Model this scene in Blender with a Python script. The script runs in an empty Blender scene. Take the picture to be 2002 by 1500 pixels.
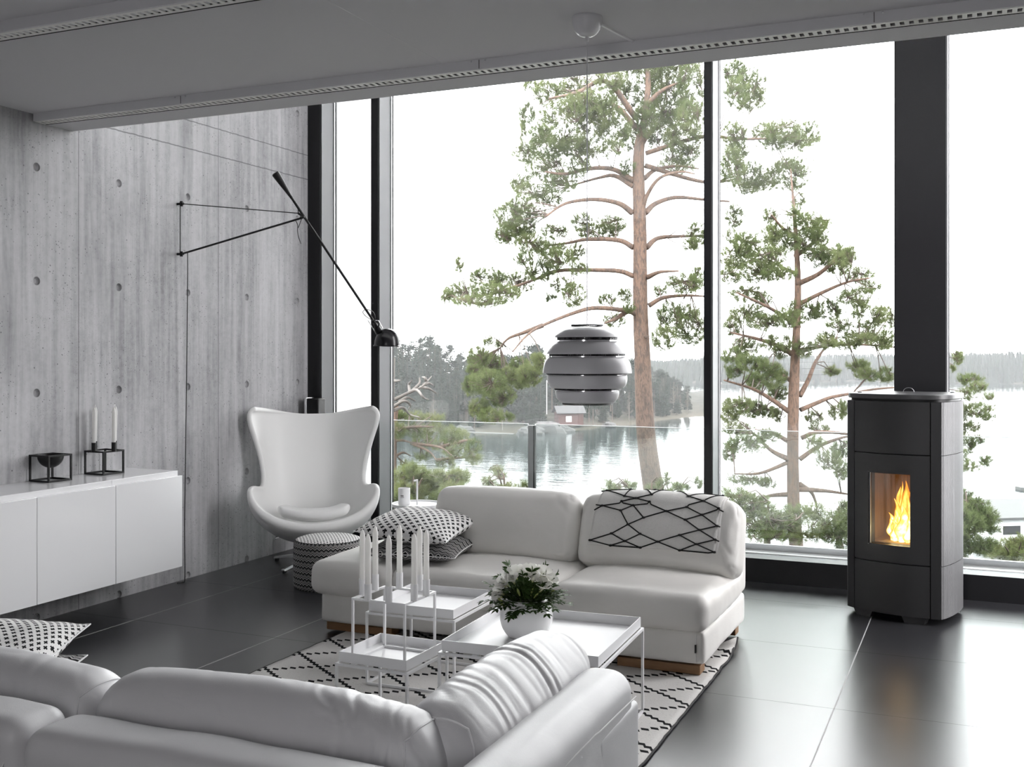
# Living room with a concrete wall, tall windows over a lake, leather sofas, a stove and white tray tables.
SKY_LOW, SKY_HIGH, EXPO = 8.5, 10.5, 0.14
HAZE = .00026
OUT = .56      # overall reflectance level of the outdoor materials (needles, bark, rock are dark things)
import bpy, bmesh, math, random
import numpy as np
from mathutils import Vector, Matrix, noise as mnoise

random.seed(7)
rng = np.random.default_rng(7)
scene = bpy.context.scene
COL = scene.collection
R_ = math.radians

# ------------------------------------------------------------------ camera geometry (metres; image 2002 x 1500)
IMG_W, IMG_H = 2002.0, 1500.0
FPX, HORIZON, YAW, EYE = 2100.0, 692.0, R_(23.5), 1.42
CAM_F = Vector((-math.sin(YAW), math.cos(YAW), 0))
CAM_R = Vector((math.cos(YAW), math.sin(YAW), 0))
CAM_U = Vector((0, 0, 1))
CAM_C = Vector((0, 0, EYE))
XW = -4.587          # left concrete wall
YG = 6.93            # glass plane
YF = 6.73            # face of mullions and plinth
ZC = 2.69            # ceiling


def ray(x, y):
    return CAM_F + CAM_R * ((x - 1001) / FPX) - CAM_U * ((y - HORIZON) / FPX)


def at(x, y, d):
    """point at depth d on the sight line used while surveying the photo"""
    return CAM_C + ray(x, y) * d


def on_z(x, y, z=0.0):
    r = ray(x, y)
    return CAM_C + r * ((z - EYE) / r.z)


def on_y(x, y, Y):
    r = ray(x, y)
    return CAM_C + r * (Y / r.y)


def on_x(x, y, X):
    r = ray(x, y)
    return CAM_C + r * (X / r.x)


# ------------------------------------------------------------------ node helpers
class NT:
    def __init__(self, m):
        m.use_nodes = True
        self.t = m.node_tree
        self.t.nodes.clear()

    def n(self, typ, **kw):
        nd = self.t.nodes.new(typ)
        for k, v in kw.items():
            setattr(nd, k, v)
        return nd

    def put(self, sock, v):
        if v is None:
            return
        if hasattr(v, 'is_output') or isinstance(v, bpy.types.NodeSocket):
            self.t.links.new(v, sock)
        else:
            if sock.type in ('RGBA',) and not isinstance(v, (int, float)) and len(v) == 3:
                v = (*v, 1.0)
            elif sock.type == 'RGBA' and isinstance(v, (int, float)):
                v = (v, v, v, 1)
            elif sock.type == 'VECTOR' and isinstance(v, (int, float)):
                v = (v, v, v)
            sock.default_value = v

    def m(self, op, a, b=None, c=None, clamp=False):
        nd = self.n('ShaderNodeMath', operation=op, use_clamp=clamp)
        self.put(nd.inputs[0], a)
        self.put(nd.inputs[1], b)
        self.put(nd.inputs[2], c)
        return nd.outputs[0]

    def mix(self, f, a, b, blend='MIX'):
        nd = self.n('ShaderNodeMix', data_type='RGBA', blend_type=blend)
        self.put(nd.inputs[0], f)
        self.put(nd.inputs[6], a)
        self.put(nd.inputs[7], b)
        return nd.outputs[2]

    def obj(self):
        return self.n('ShaderNodeTexCoord').outputs['Object']

    def uv(self):
        return self.n('ShaderNodeTexCoord').outputs['UV']

    def xyz(self, v):
        nd = self.n('ShaderNodeSeparateXYZ')
        self.put(nd.inputs[0], v)
        return nd.outputs

    def scale(self, v, s):
        nd = self.n('ShaderNodeMapping')
        self.put(nd.inputs[0], v)
        nd.inputs['Scale'].default_value = s if not isinstance(s, (int, float)) else (s, s, s)
        return nd.outputs[0]

    def noise(self, v, s=5, det=4, rough=.5, dist=0):
        nd = self.n('ShaderNodeTexNoise')
        self.put(nd.inputs['Vector'], v)
        nd.inputs['Scale'].default_value = s
        nd.inputs['Detail'].default_value = det
        nd.inputs['Roughness'].default_value = rough
        nd.inputs['Distortion'].default_value = dist
        return nd.outputs['Fac']

    def vor(self, v, s=5, feat='F1'):
        nd = self.n('ShaderNodeTexVoronoi', feature=feat)
        self.put(nd.inputs['Vector'], v)
        nd.inputs['Scale'].default_value = s
        return nd

    def ramp(self, f, stops):
        nd = self.n('ShaderNodeValToRGB')
        el = nd.color_ramp.elements
        while len(el) < len(stops):
            el.new(.5)
        for e, (p, c) in zip(el, stops):
            e.position = p
            e.color = (c, c, c, 1) if isinstance(c, (int, float)) else (*c, 1)
        self.put(nd.inputs[0], f)
        return nd.outputs[0]

    def bump(self, h, strength=.3, dist=.01, normal=None):
        nd = self.n('ShaderNodeBump')
        nd.inputs['Strength'].default_value = strength
        nd.inputs['Distance'].default_value = dist
        self.put(nd.inputs['Height'], h)
        self.put(nd.inputs['Normal'], normal)
        return nd.outputs[0]

    def bsdf(self, color, rough=.5, metal=0., normal=None, spec=.5, **kw):
        nd = self.n('ShaderNodeBsdfPrincipled')
        self.put(nd.inputs['Base Color'], color)
        self.put(nd.inputs['Roughness'], rough)
        self.put(nd.inputs['Metallic'], metal)
        self.put(nd.inputs['Specular IOR Level'], spec)
        self.put(nd.inputs['Normal'], normal)
        for k, v in kw.items():
            self.put(nd.inputs[k.replace('_', ' ')], v)
        self.out(nd.outputs[0])
        return nd

    def out(self, s):
        o = self.n('ShaderNodeOutputMaterial')
        self.t.links.new(s, o.inputs[0])
        return o


MATS = {}


def new_mat(name):
    m = bpy.data.materials.new(name)
    MATS[name] = m
    return m, NT(m)


def plain(name, color, rough=.5, metal=0., spec=.5, grain=0., gscale=200, **kw):
    m, t = new_mat(name)
    nrm = None
    col = color
    if grain:
        nz = t.noise(t.obj(), gscale, 3)
        nrm = t.bump(nz, grain, .002)
    t.bsdf(col, rough, metal, nrm, spec, **kw)
    return m


def leather(name, color, wr=.35):
    m, t = new_mat(name)
    o = t.obj()
    big = t.noise(t.scale(o, (2.5, 2.5, 5)), 2.2, 4, .55, 1.2)
    grain = t.vor(o, 420).outputs['Distance']
    fine = t.noise(o, 60, 3)
    h = t.m('ADD', t.m('MULTIPLY', big, .5), t.m('MULTIPLY', grain, .045))
    h = t.m('ADD', h, t.m('MULTIPLY', fine, .04))
    nrm = t.bump(h, wr, .03)
    c = t.mix(t.noise(o, 3, 3), tuple(k * .95 for k in color), color)
    t.bsdf(c, t.m('ADD', .36, t.m('MULTIPLY', fine, .12)), 0, nrm, .45)
    return m


white_gloss = plain('white_gloss_lacquer', (.8, .8, .81), .09, spec=.5)
white_metal = plain('white_powder_coat', (.82, .82, .83), .38)
white_matte = plain('white_matte', (.78, .78, .78), .6)
dark_wall = plain('grey_painted_wall', (.42, .415, .425), .8)
def wax_mat():
    m, t = new_mat('white_wax')
    d = t.n('ShaderNodeBsdfPrincipled'); t.put(d.inputs['Base Color'], (.86, .855, .84)); d.inputs['Roughness'].default_value = .42
    tl = t.n('ShaderNodeBsdfTranslucent'); t.put(tl.inputs[0], (.88, .87, .85))
    mx = t.n('ShaderNodeMixShader'); mx.inputs[0].default_value = .4
    t.put(mx.inputs[1], d.outputs[0]); t.put(mx.inputs[2], tl.outputs[0]); t.out(mx.outputs[0])
    return m


wax = wax_mat()
black_metal = plain('black_steel', (.0045, .0045, .005), .42, spec=.35)
black_frame = plain('black_anodised', (.005, .005, .0065), .42, grain=.04, spec=.35)
grey_alu = plain('anodised_reveal', (.13, .13, .138), .45, metal=.2)
chrome = plain('chrome', (.8, .8, .82), .12, metal=1)
alu = plain('brushed_aluminium', (.72, .72, .73), .3, metal=1)
steel = plain('satin_steel', (.55, .55, .57), .35, metal=.9)
leather_far = leather('cream_leather', (.80, .785, .755), .08)
leather_near = leather('pale_leather', (.70, .695, .705), .08)
rail_grey = plain('rail_post_grey', (.72, .715, .73), .5)
leather_egg = plain('white_chair_leather', (.83, .83, .82), .45, grain=.08, gscale=350)
thread = plain('pale_thread', (.85, .85, .84), .7)
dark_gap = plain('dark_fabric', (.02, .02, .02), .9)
rubber = plain('black_rubber', (.01, .01, .01), .6)
ceil_mat = plain('painted_ceiling', (.66, .652, .668), .85, grain=.04, gscale=40)
band_mat = plain('painted_metal_band', (.68, .675, .69), .45)
ivory_mat = plain('ivory_grille', (.88, .87, .84), .4)
ext_white = plain('outdoor_white_render', (.62, .62, .62), .8)
pot_white = plain('glazed_white_ceramic', (.84, .84, .84), .07)
soil = plain('potting_soil', (.02, .015, .01), .95)
stove_black = plain('stove_black_steel', (.022, .022, .023), .42, grain=.08, gscale=500)
stove_lid = plain('stove_lid_grey', (.05, .05, .052), .35)
yarn = plain('black_yarn', (.012, .012, .012), .9)
zipc = plain('black_label', (.01, .01, .01), .7)
lamp_grey = plain('lamp_grey_lacquer', (.66, .655, .67), .30)

# glass: thin panes, see-through with a fresnel reflection
def pane_mat(name, tint=(.97, .985, .98), spec=1.0):
    m, t = new_mat(name)
    tr = t.n('ShaderNodeBsdfTransparent'); t.put(tr.inputs[0], tint)
    gl = t.n('ShaderNodeBsdfGlossy'); gl.inputs['Roughness'].default_value = .003
    t.put(gl.inputs[0], (spec, spec, spec))
    fr = t.n('ShaderNodeFresnel'); fr.inputs[0].default_value = 1.5
    mx = t.n('ShaderNodeMixShader')
    t.put(mx.inputs[0], fr.outputs[0]); t.put(mx.inputs[1], tr.outputs[0]); t.put(mx.inputs[2], gl.outputs[0])
    t.out(mx.outputs[0])
    return m


glass_mat = pane_mat('window_glass')
rail_glass = pane_mat('rail_glass', (.93, .955, .95))
stove_glass = pane_mat('stove_glass', (.97, .95, .92), .6)

# wood
def wood(name, c1, c2):
    m, t = new_mat(name)
    o = t.obj()
    nz = t.noise(t.scale(o, (2, 40, 40)), 3, 5, .6, .6)
    t.bsdf(t.mix(nz, c1, c2), .5, 0, t.bump(nz, .1, .003))
    return m


oak = wood('oiled_wood', (.16, .075, .03), (.33, .19, .09))

# concrete (object space = room space)
def concrete():
    m, t = new_mat('cast_concrete')
    o = t.obj()
    x, y, z = t.xyz(o)[:3]
    streak = t.noise(t.scale(o, (1, 9, .55)), 1.6, 6, .62, .35)
    streak2 = t.noise(t.scale(o, (1, 26, .9)), 1.1, 4, .55)
    cloud = t.noise(o, 1.3, 5, .55)
    fine = t.noise(o, 30, 5, .65)
    val = t.m('ADD', t.m('MULTIPLY', streak, .36), t.m('MULTIPLY', cloud, .30))
    val = t.m('ADD', val, t.m('MULTIPLY', streak2, .24))
    val = t.m('ADD', val, t.m('MULTIPLY', fine, .18))
    col = t.ramp(val, [(.37, (.18, .18, .185)), (.47, (.335, .333, .342)), (.56, (.44, .437, .448)), (.68, (.535, .532, .545))])
    # formwork joints: vertical every 1.195 m, two horizontal
    wy = t.m('WRAP', t.m('ADD', t.m('SUBTRACT', y, 4.512), .5975), 1.195, 0.0)
    jv = t.m('COMPARE', wy, .5975, .0028)
    wob = t.m('MULTIPLY', t.m('SUBTRACT', t.noise(t.scale(o, (1, 12, 1)), 2, 3), .5), .009)
    zz = t.m('ADD', z, wob)
    jh = t.m('MAXIMUM', t.m('COMPARE', zz, 2.719, .0038), t.m('COMPARE', zz, 2.898, .0034))
    j = t.m('MAXIMUM', t.m('MULTIPLY', jv, .75), t.m('MULTIPLY', jh, .8))
    col = t.mix(t.m('MULTIPLY', j, .85), col, (.07, .07, .072))
    # air pores
    v = t.vor(t.scale(o, (1, 1, 1)), 42)
    pr = t.m('MULTIPLY', t.m('LESS_THAN', v.outputs['Distance'], .13), t.m('GREATER_THAN', t.noise(o, 3.3, 3), .50))
    v2 = t.vor(t.scale(o, (1, 1, 1)), 16)
    pr2 = t.m('MULTIPLY', t.m('LESS_THAN', v2.outputs['Distance'], .065), t.m('GREATER_THAN', t.noise(o, 2.1, 3), .46))
    por = t.m('MAXIMUM', pr, pr2)
    col = t.mix(t.m('MULTIPLY', por, .72), col, (.06, .06, .062))
    v3 = t.vor(t.scale(o, (1, 1, 1)), 95)
    pr3 = t.m('MULTIPLY', t.m('LESS_THAN', v3.outputs['Distance'], .17), t.m('GREATER_THAN', t.noise(o, 4.7, 3), .53))
    col = t.mix(t.m('MULTIPLY', pr3, .55), col, (.07, .07, .072))
    # random dark stain blotches, stretched vertically
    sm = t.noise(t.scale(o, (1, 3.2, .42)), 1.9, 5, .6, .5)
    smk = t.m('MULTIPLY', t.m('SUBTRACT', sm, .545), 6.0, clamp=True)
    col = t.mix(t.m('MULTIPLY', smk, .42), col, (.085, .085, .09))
    h = t.m('SUBTRACT', t.m('ADD', t.m('MULTIPLY', fine, .3), t.m('MULTIPLY', cloud, .4)), t.m('ADD', t.m('MULTIPLY', por, .8), j))
    t.bsdf(col, .62, 0, t.bump(h, .35, .006), .4)
    return m


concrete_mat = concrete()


def floor_tiles():
    m, t = new_mat('dark_floor_tiles')
    o = t.obj()
    x, y, z = t.xyz(o)[:3]
    wx = t.m('WRAP', t.m('ADD', t.m('ADD', x, .532), .45), .9, 0.0)
    wy = t.m('WRAP', t.m('ADD', t.m('SUBTRACT', y, 5.354), .45), .9, 0.0)
    gx, gy = t.m('COMPARE', wx, .45, .0026), t.m('COMPARE', wy, .45, .0018)
    g = t.m('MAXIMUM', gx, gy)
    nz = t.noise(o, 5, 3, .5)
    tile = t.mix(nz, (.019, .019, .0215), (.024, .024, .0265))
    col = t.mix(gx, tile, (.40, .40, .402))
    col = t.mix(gy, col, (.012, .012, .012))
    rough = t.m('ADD', t.m('ADD', .285, t.m('MULTIPLY', nz, .02)), t.m('MULTIPLY', g, .4))
    t.bsdf(col, rough, 0, None, .95)
    return m


floor_mat = floor_tiles()


def rug_mat():
    m, t = new_mat('woven_diamond_rug')
    o = t.obj()
    x, y, z = t.xyz(o)[:3]
    cx, cy = .3718 / 12, .262 / 12
    sh = t.m('MULTIPLY', t.m('SUBTRACT', t.m('FRACT', t.m('DIVIDE', y, cy)), .5), .35)
    i = t.m('FLOOR', t.m('ADD', t.m('DIVIDE', x, cx), sh))
    j = t.m('FLOOR', t.m('DIVIDE', y, cy))
    a = t.m('COMPARE', t.m('WRAP', t.m('ADD', i, j), 12.0, 0.0), 0.0, .4)
    b = t.m('COMPARE', t.m('WRAP', t.m('SUBTRACT', i, j), 12.0, 0.0), 0.0, .4)
    k = t.m('MAXIMUM', a, b)
    wv = t.noise(t.scale(o, (120, 420, 1)), 1, 2)
    fl = t.noise(o, 90, 3, .7)
    base = t.mix(t.m('MULTIPLY', t.m('GREATER_THAN', fl, .63), .35), (.70, .685, .665), (.34, .32, .30))
    base = t.mix(t.m('MULTIPLY', wv, .25), base, (.55, .54, .52))
    col = t.mix(k, base, (.012, .012, .013))
    t.bsdf(col, .95, 0, t.bump(t.m('ADD', wv, fl), .5, .004), .1)
    return m


rug_material = rug_mat()


def cross_mat(name='cross_print_cotton', s=.040):
    m, t = new_mat(name)
    x, y, z = t.xyz(t.uv())[:3]
    # staggered rows of plus signs
    row = t.m('FLOOR', t.m('DIVIDE', y, s * .62))
    xo = t.m('ADD', x, t.m('MULTIPLY', t.m('WRAP', row, 2.0, 0.0), s * .5))
    px = t.m('ABSOLUTE', t.m('SUBTRACT', t.m('FRACT', t.m('DIVIDE', xo, s)), .5))
    py = t.m('ABSOLUTE', t.m('MULTIPLY', t.m('SUBTRACT', t.m('FRACT', t.m('DIVIDE', y, s * .62)), .5), .62))
    h = t.m('MULTIPLY', t.m('LESS_THAN', px, .27), t.m('LESS_THAN', py, .10))
    v = t.m('MULTIPLY', t.m('LESS_THAN', px, .10), t.m('LESS_THAN', py, .27))
    k = t.m('MAXIMUM', h, v)
    wv = t.noise(t.uv(), 900, 2)
    t.bsdf(t.mix(k, (.80, .79, .78), (.010, .010, .011)), .9, 0, t.bump(wv, .25, .002), .15)
    return m


def zigzag_mat(name, uper, vper, amp):
    m, t = new_mat(name)
    x, y, z = t.xyz(t.uv())[:3]
    tri = t.m('PINGPONG', x, uper * .5)
    s = t.m('ADD', y, t.m('MULTIPLY', tri, amp / (uper * .5)))
    f = t.m('FRACT', t.m('DIVIDE', s, vper))
    # within a period: black band, thin white, grey, thin black, grey, thin white
    ss = [(0, (.010, .010, .010)), (.26, (.75, .74, .73)), (.34, (.16, .16, .165)), (.52, (.02, .02, .02)), (.58, (.25, .25, .25)),
          (.66, (.62, .61, .60)), (.72, (.06, .06, .06)), (.84, (.42, .42, .42)), (.90, (.12, .12, .12))]
    nd = t.n('ShaderNodeValToRGB'); nd.color_ramp.interpolation = 'CONSTANT'
    el = nd.color_ramp.elements
    while len(el) < len(ss):
        el.new(.5)
    for e, (p, c) in zip(el, ss):
        e.position = p; e.color = (*c, 1)
    t.put(nd.inputs[0], f)
    wv = t.noise(t.uv(), 700, 2)
    t.bsdf(nd.outputs[0], .9, 0, t.bump(wv, .3, .002), .15)
    return m


crosses = cross_mat()
crosses_small = cross_mat('small_cross_print_cotton', .0265)
zigzag_pillow = zigzag_mat('zigzag_knit_bold', .038, .040, .014)
pouf_top = cross_mat('pouf_top_knit', .021)
zigzag_pouf = zigzag_mat('zigzag_knit_fine', .027, .036, .0115)


def wool():
    m, t = new_mat('white_wool')
    o = t.obj()
    n1 = t.noise(o, 220, 3, .7)
    n2 = t.noise(o, 40, 3, .6)
    t.bsdf(t.mix(n1, (.70, .69, .67), (.80, .79, .77)), .95, 0, t.bump(t.m('ADD', n1, t.m('MULTIPLY', n2, .5)), .5, .004), .1, Sheen_Weight=.2)
    return m


wool_mat = wool()

# outdoors
def leafy(name, c1, c2, scale=2.0, rough=.6, sub=0):
    c1, c2 = tuple(k * OUT for k in c1), tuple(k * OUT for k in c2)
    m, t = new_mat(name)
    o = t.obj()
    nz = t.noise(o, scale, 3, .6)
    nz = t.m('MULTIPLY', t.m('SUBTRACT', nz, .3), 2.4, clamp=True)
    col = t.mix(nz, c1, c2)
    d = t.n('ShaderNodeBsdfDiffuse'); t.put(d.inputs[0], col)
    tr = t.n('ShaderNodeBsdfTranslucent'); t.put(tr.inputs[0], col)
    mx = t.n('ShaderNodeMixShader'); mx.inputs[0].default_value = .42
    t.put(mx.inputs[1], d.outputs[0]); t.put(mx.inputs[2], tr.outputs[0])
    t.out(mx.outputs[0])
    return m


pine_needles = leafy('pine_needles', (.135, .18, .078), (.27, .305, .145), 1.6)
pine_needles_b = leafy('young_pine_needles', (.12, .165, .058), (.32, .33, .15), 2.5)
far_needles = leafy('spruce_needles', (.026, .038, .030), (.052, .068, .050), .08)
far_birch = leafy('bare_twigs', (.11, .10, .085), (.17, .155, .13), .2)


def bark_mat(name, low, high, z0, z1):
    low, high = tuple(k * OUT for k in low), tuple(k * OUT for k in high)
    m, t = new_mat(name)
    o = t.obj()
    x, y, z = t.xyz(o)[:3]
    v = t.vor(t.scale(o, (1, 1, .35)), 34, 'DISTANCE_TO_EDGE').outputs['Distance']
    crack = t.m('MULTIPLY', v, 5.0, clamp=True)
    nz = t.noise(t.scale(o, (1, 1, .4)), 9, 5, .65)
    g = t.m('DIVIDE', t.m('SUBTRACT', t.m('ADD', z, t.m('MULTIPLY', nz, 2.0)), z0 + 1.0), z1 - z0, clamp=True)
    c = t.mix(g, low, high)
    c = t.mix(t.m('MULTIPLY', t.m('GREATER_THAN', nz, .55), .5), c, tuple(k * .55 for k in low))
    flk = t.noise(t.scale(o, (1, 1, .3)), 38, 4, .7)
    c = t.mix(t.m('MULTIPLY', t.m('GREATER_THAN', flk, .53), .62), c, tuple(k * .42 for k in low))
    t.bsdf(c, .9, 0, t.bump(t.m('ADD', t.m('MULTIPLY', crack, .25), t.m('ADD', nz, flk)), .5, .015), .2)
    return m


bark_big = bark_mat('pine_bark', (.17, .15, .143), (.225, .148, .112), -.6, 4.5)
bark_small = bark_mat('young_pine_bark', (.165, .135, .118), (.225, .145, .108), -1.5, 2.5)
twig_mat = plain('pine_twigs', (.07, .05, .04), .9)
dead_mat = plain('dead_branches', (.085, .075, .068), .9)


def ground_mat():
    m, t = new_mat('mossy_ground')
    o = t.obj()
    n1 = t.noise(o, .7, 6, .65)
    n2 = t.noise(o, 6, 5, .7)
    c = t.ramp(t.m('ADD', t.m('MULTIPLY', n1, .6), t.m('MULTIPLY', n2, .4)),
               [(.38, (.015, .018, .009)), (.5, (.036, .040, .018)), (.6, (.06, .055, .038)), (.7, (.09, .085, .075))])
    t.bsdf(c, .95, 0, t.bump(n2, .8, .1), .1)
    return m


ground_material = ground_mat()


def shore_mat():
    m, t = new_mat('rocky_shore')
    o = t.obj()
    z = t.xyz(o)[2]
    n1 = t.noise(o, .25, 6, .65)
    c = t.ramp(n1, [(.35, (.009, .010, .006)), (.5, (.017, .017, .012)), (.65, (.029, .028, .024))])
    low = t.m('SUBTRACT', 1.0, t.m('DIVIDE', t.m('ADD', z, 12.4), 1.6), clamp=True)
    c = t.mix(low, c, (.052, .045, .034))
    t.bsdf(c, .95, 0, t.bump(n1, .6, .4), .1)
    return m


shore_material = shore_mat()
rock_mat = plain('grey_rock', (.035, .034, .033), .9, grain=.6, gscale=1.5)


def water_mat():
    m, t = new_mat('lake_water')
    o = t.obj()
    w1 = t.noise(t.scale(o, (.5, 1.6, 1)), .9, 4, .6, .3)
    w2 = t.noise(t.scale(o, (.12, .35, 1)), .5, 3, .5)
    nrm = t.bump(t.m('ADD', w1, t.m('MULTIPLY', w2, 1.5)), .11, .30)
    t.bsdf((.010, .016, .016), .05, 0, nrm, .6, IOR=1.33)
    return m


water_material = water_mat()
cabin_red = plain('red_painted_boards', (.042, .016, .013), .85)
roof_grey = plain('weathered_grey_roof', (.030, .030, .031), .85)
dock_mat = plain('pale_dock_boards', (.075, .074, .073), .8)

# ------------------------------------------------------------------ mesh helpers
class MB:
    def __init__(self):
        self.v, self.f, self.mi = [], [], []
        self.uv = None

    def add(self, vs, fs, mi=0):
        b = len(self.v)
        self.v.extend([tuple(p) for p in vs])
        for f in fs:
            self.f.append(tuple(b + i for i in f))
            self.mi.append(mi)
        return self

    def box(self, c, s, mi=0, rot=None):
        hx, hy, hz = s[0] / 2, s[1] / 2, s[2] / 2
        vs = [Vector((x, y, z)) for x in (-hx, hx) for y in (-hy, hy) for z in (-hz, hz)]
        if rot is not None:
            vs = [rot @ p for p in vs]
        vs = [p + Vector(c) for p in vs]
        return self.add(vs, [(0, 1, 3, 2), (4, 6, 7, 5), (0, 4, 5, 1), (2, 3, 7, 6), (0, 2, 6, 4), (1, 5, 7, 3)], mi)

    def span(self, a, b, mi=0):
        a, b = Vector(a), Vector(b)
        return self.box((a + b) / 2, [abs(k) for k in (b - a)], mi)

    def bar(self, a, b, w, h=None, mi=0):
        """square bar from a to b"""
        a, b = Vector(a), Vector(b)
        h = h or w
        d = (b - a)
        L = d.length
        q = d.to_track_quat('Y', 'Z').to_matrix()
        return self.box((a + b) / 2, (w, L, h), mi, q)

    def tube(self, pts, r, n=8, mi=0, cap=True):
        pts = [Vector(p) for p in pts]
        rs = r if isinstance(r, (list, tuple)) else [r] * len(pts)
        vs, fs = [], []
        up = None
        for i, p in enumerate(pts):
            a, b = pts[max(i - 1, 0)], pts[min(i + 1, len(pts) - 1)]
            t = (b - a)
            t = t.normalized() if t.length > 1e-9 else Vector((0, 0, 1))
            if up is None:
                up = t.orthogonal().normalized()
            else:
                up = (up - t * up.dot(t))
                up = up.normalized() if up.length > 1e-6 else t.orthogonal().normalized()
            s = t.cross(up)
            for k in range(n):
                a_ = 2 * math.pi * k / n
                vs.append(p + (up * math.cos(a_) + s * math.sin(a_)) * rs[i])
        for i in range(len(pts) - 1):
            for k in range(n):
                fs.append((i * n + k, i * n + (k + 1) % n, (i + 1) * n + (k + 1) % n, (i + 1) * n + k))
        if cap:
            fs.append(tuple(reversed(range(n))))
            fs.append(tuple((len(pts) - 1) * n + k for k in range(n)))
        return self.add(vs, fs, mi)

    def lathe(self, prof, n=32, c=(0, 0, 0), mi=0, axis=None):
        """profile of (r, z); rotated about z, optional matrix axis"""
        vs, fs = [], []
        c = Vector(c)
        for r, z in prof:
            for k in range(n):
                a = 2 * math.pi * k / n
                p = Vector((r * math.cos(a), r * math.sin(a), z))
                if axis is not None:
                    p = axis @ p
                vs.append(p + c)
        m = len(prof)
        for i in range(m - 1):
            for k in range(n):
                fs.append((i * n + k, i * n + (k + 1) % n, (i + 1) * n + (k + 1) % n, (i + 1) * n + k))
        if prof[0][0] > 1e-5:
            fs.append(tuple(reversed(range(n))))
        if prof[-1][0] > 1e-5:
            fs.append(tuple((m - 1) * n + k for k in range(n)))
        return self.add(vs, fs, mi)

    def prism(self, poly, z0, z1, mi=0):
        n = len(poly)
        vs = [(x, y, z0) for x, y in poly] + [(x, y, z1) for x, y in poly]
        fs = [tuple(reversed(range(n))), tuple(range(n, 2 * n))]
        fs += [(k, (k + 1) % n, n + (k + 1) % n, n + k) for k in range(n)]
        return self.add(vs, fs, mi)

    def sheet(self, rows, mi=0):
        """rows of points (equal length)"""
        n = len(rows[0])
        vs = [p for r in rows for p in r]
        fs = [(i * n + k, i * n + k + 1, (i + 1) * n + k + 1, (i + 1) * n + k) for i in range(len(rows) - 1) for k in range(n - 1)]
        return self.add(vs, fs, mi)

    def build(self, name, mats, parent=None, loc=(0, 0, 0), rotz=0., bevel=0., seg=2, sub=0, solid=0., sharp=35, smooth=True, recalc=True):
        me = bpy.data.meshes.new(name)
        me.from_pydata(self.v, [], self.f)
        if not isinstance(mats, (list, tuple)):
            mats = [mats]
        for m in mats:
            me.materials.append(m)
        me.polygons.foreach_set('material_index', self.mi)
        if recalc:
            bm = bmesh.new(); bm.from_mesh(me)
            bmesh.ops.remove_doubles(bm, verts=bm.verts, dist=1e-6)
            bmesh.ops.recalc_face_normals(bm, faces=bm.faces)
            bm.to_mesh(me); bm.free()
        if smooth:
            me.polygons.foreach_set('use_smooth', [True] * len(me.polygons))
            if sharp:
                me.set_sharp_from_angle(angle=R_(sharp))
        o = bpy.data.objects.new(name, me)
        COL.objects.link(o)
        o.location = loc
        o.rotation_euler = (0, 0, rotz)
        if parent is not None:
            o.parent = parent
        if solid:
            s = o.modifiers.new('Solidify', 'SOLIDIFY'); s.thickness = solid; s.offset = -1
        if bevel:
            b = o.modifiers.new('Bevel', 'BEVEL'); b.width = bevel; b.segments = seg; b.limit_method = 'ANGLE'; b.angle_limit = R_(40)
        if sub:
            s = o.modifiers.new('Subdivision', 'SUBSURF'); s.levels = sub; s.render_levels = sub
        return o


def tag(o, label=None, cat=None, group=None, kind=None):
    if label:
        o['label'] = label
    if cat:
        o['category'] = cat
    if group:
        o['group'] = group
    if kind:
        o['kind'] = kind
    return o


def thing(name, label, cat, loc=(0, 0, 0), rotz=0., group=None):
    o = bpy.data.objects.new(name, None)
    o.empty_display_size = .1
    COL.objects.link(o)
    o.location = loc
    o.rotation_euler = (0, 0, rotz)
    return tag(o, label, cat, group)


def struct(o):
    o['kind'] = 'structure'
    return o


def copy_tree(o, parent=None):
    c = o.copy()
    COL.objects.link(c)
    if parent is not None:
        c.parent = parent
    for ch in [q for q in bpy.data.objects if q.parent == o]:
        copy_tree(ch, c)
    return c


def fbm(p, sc=1., oc=3):
    return mnoise.fractal(Vector(p) * sc, .6, 2., oc)


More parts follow.
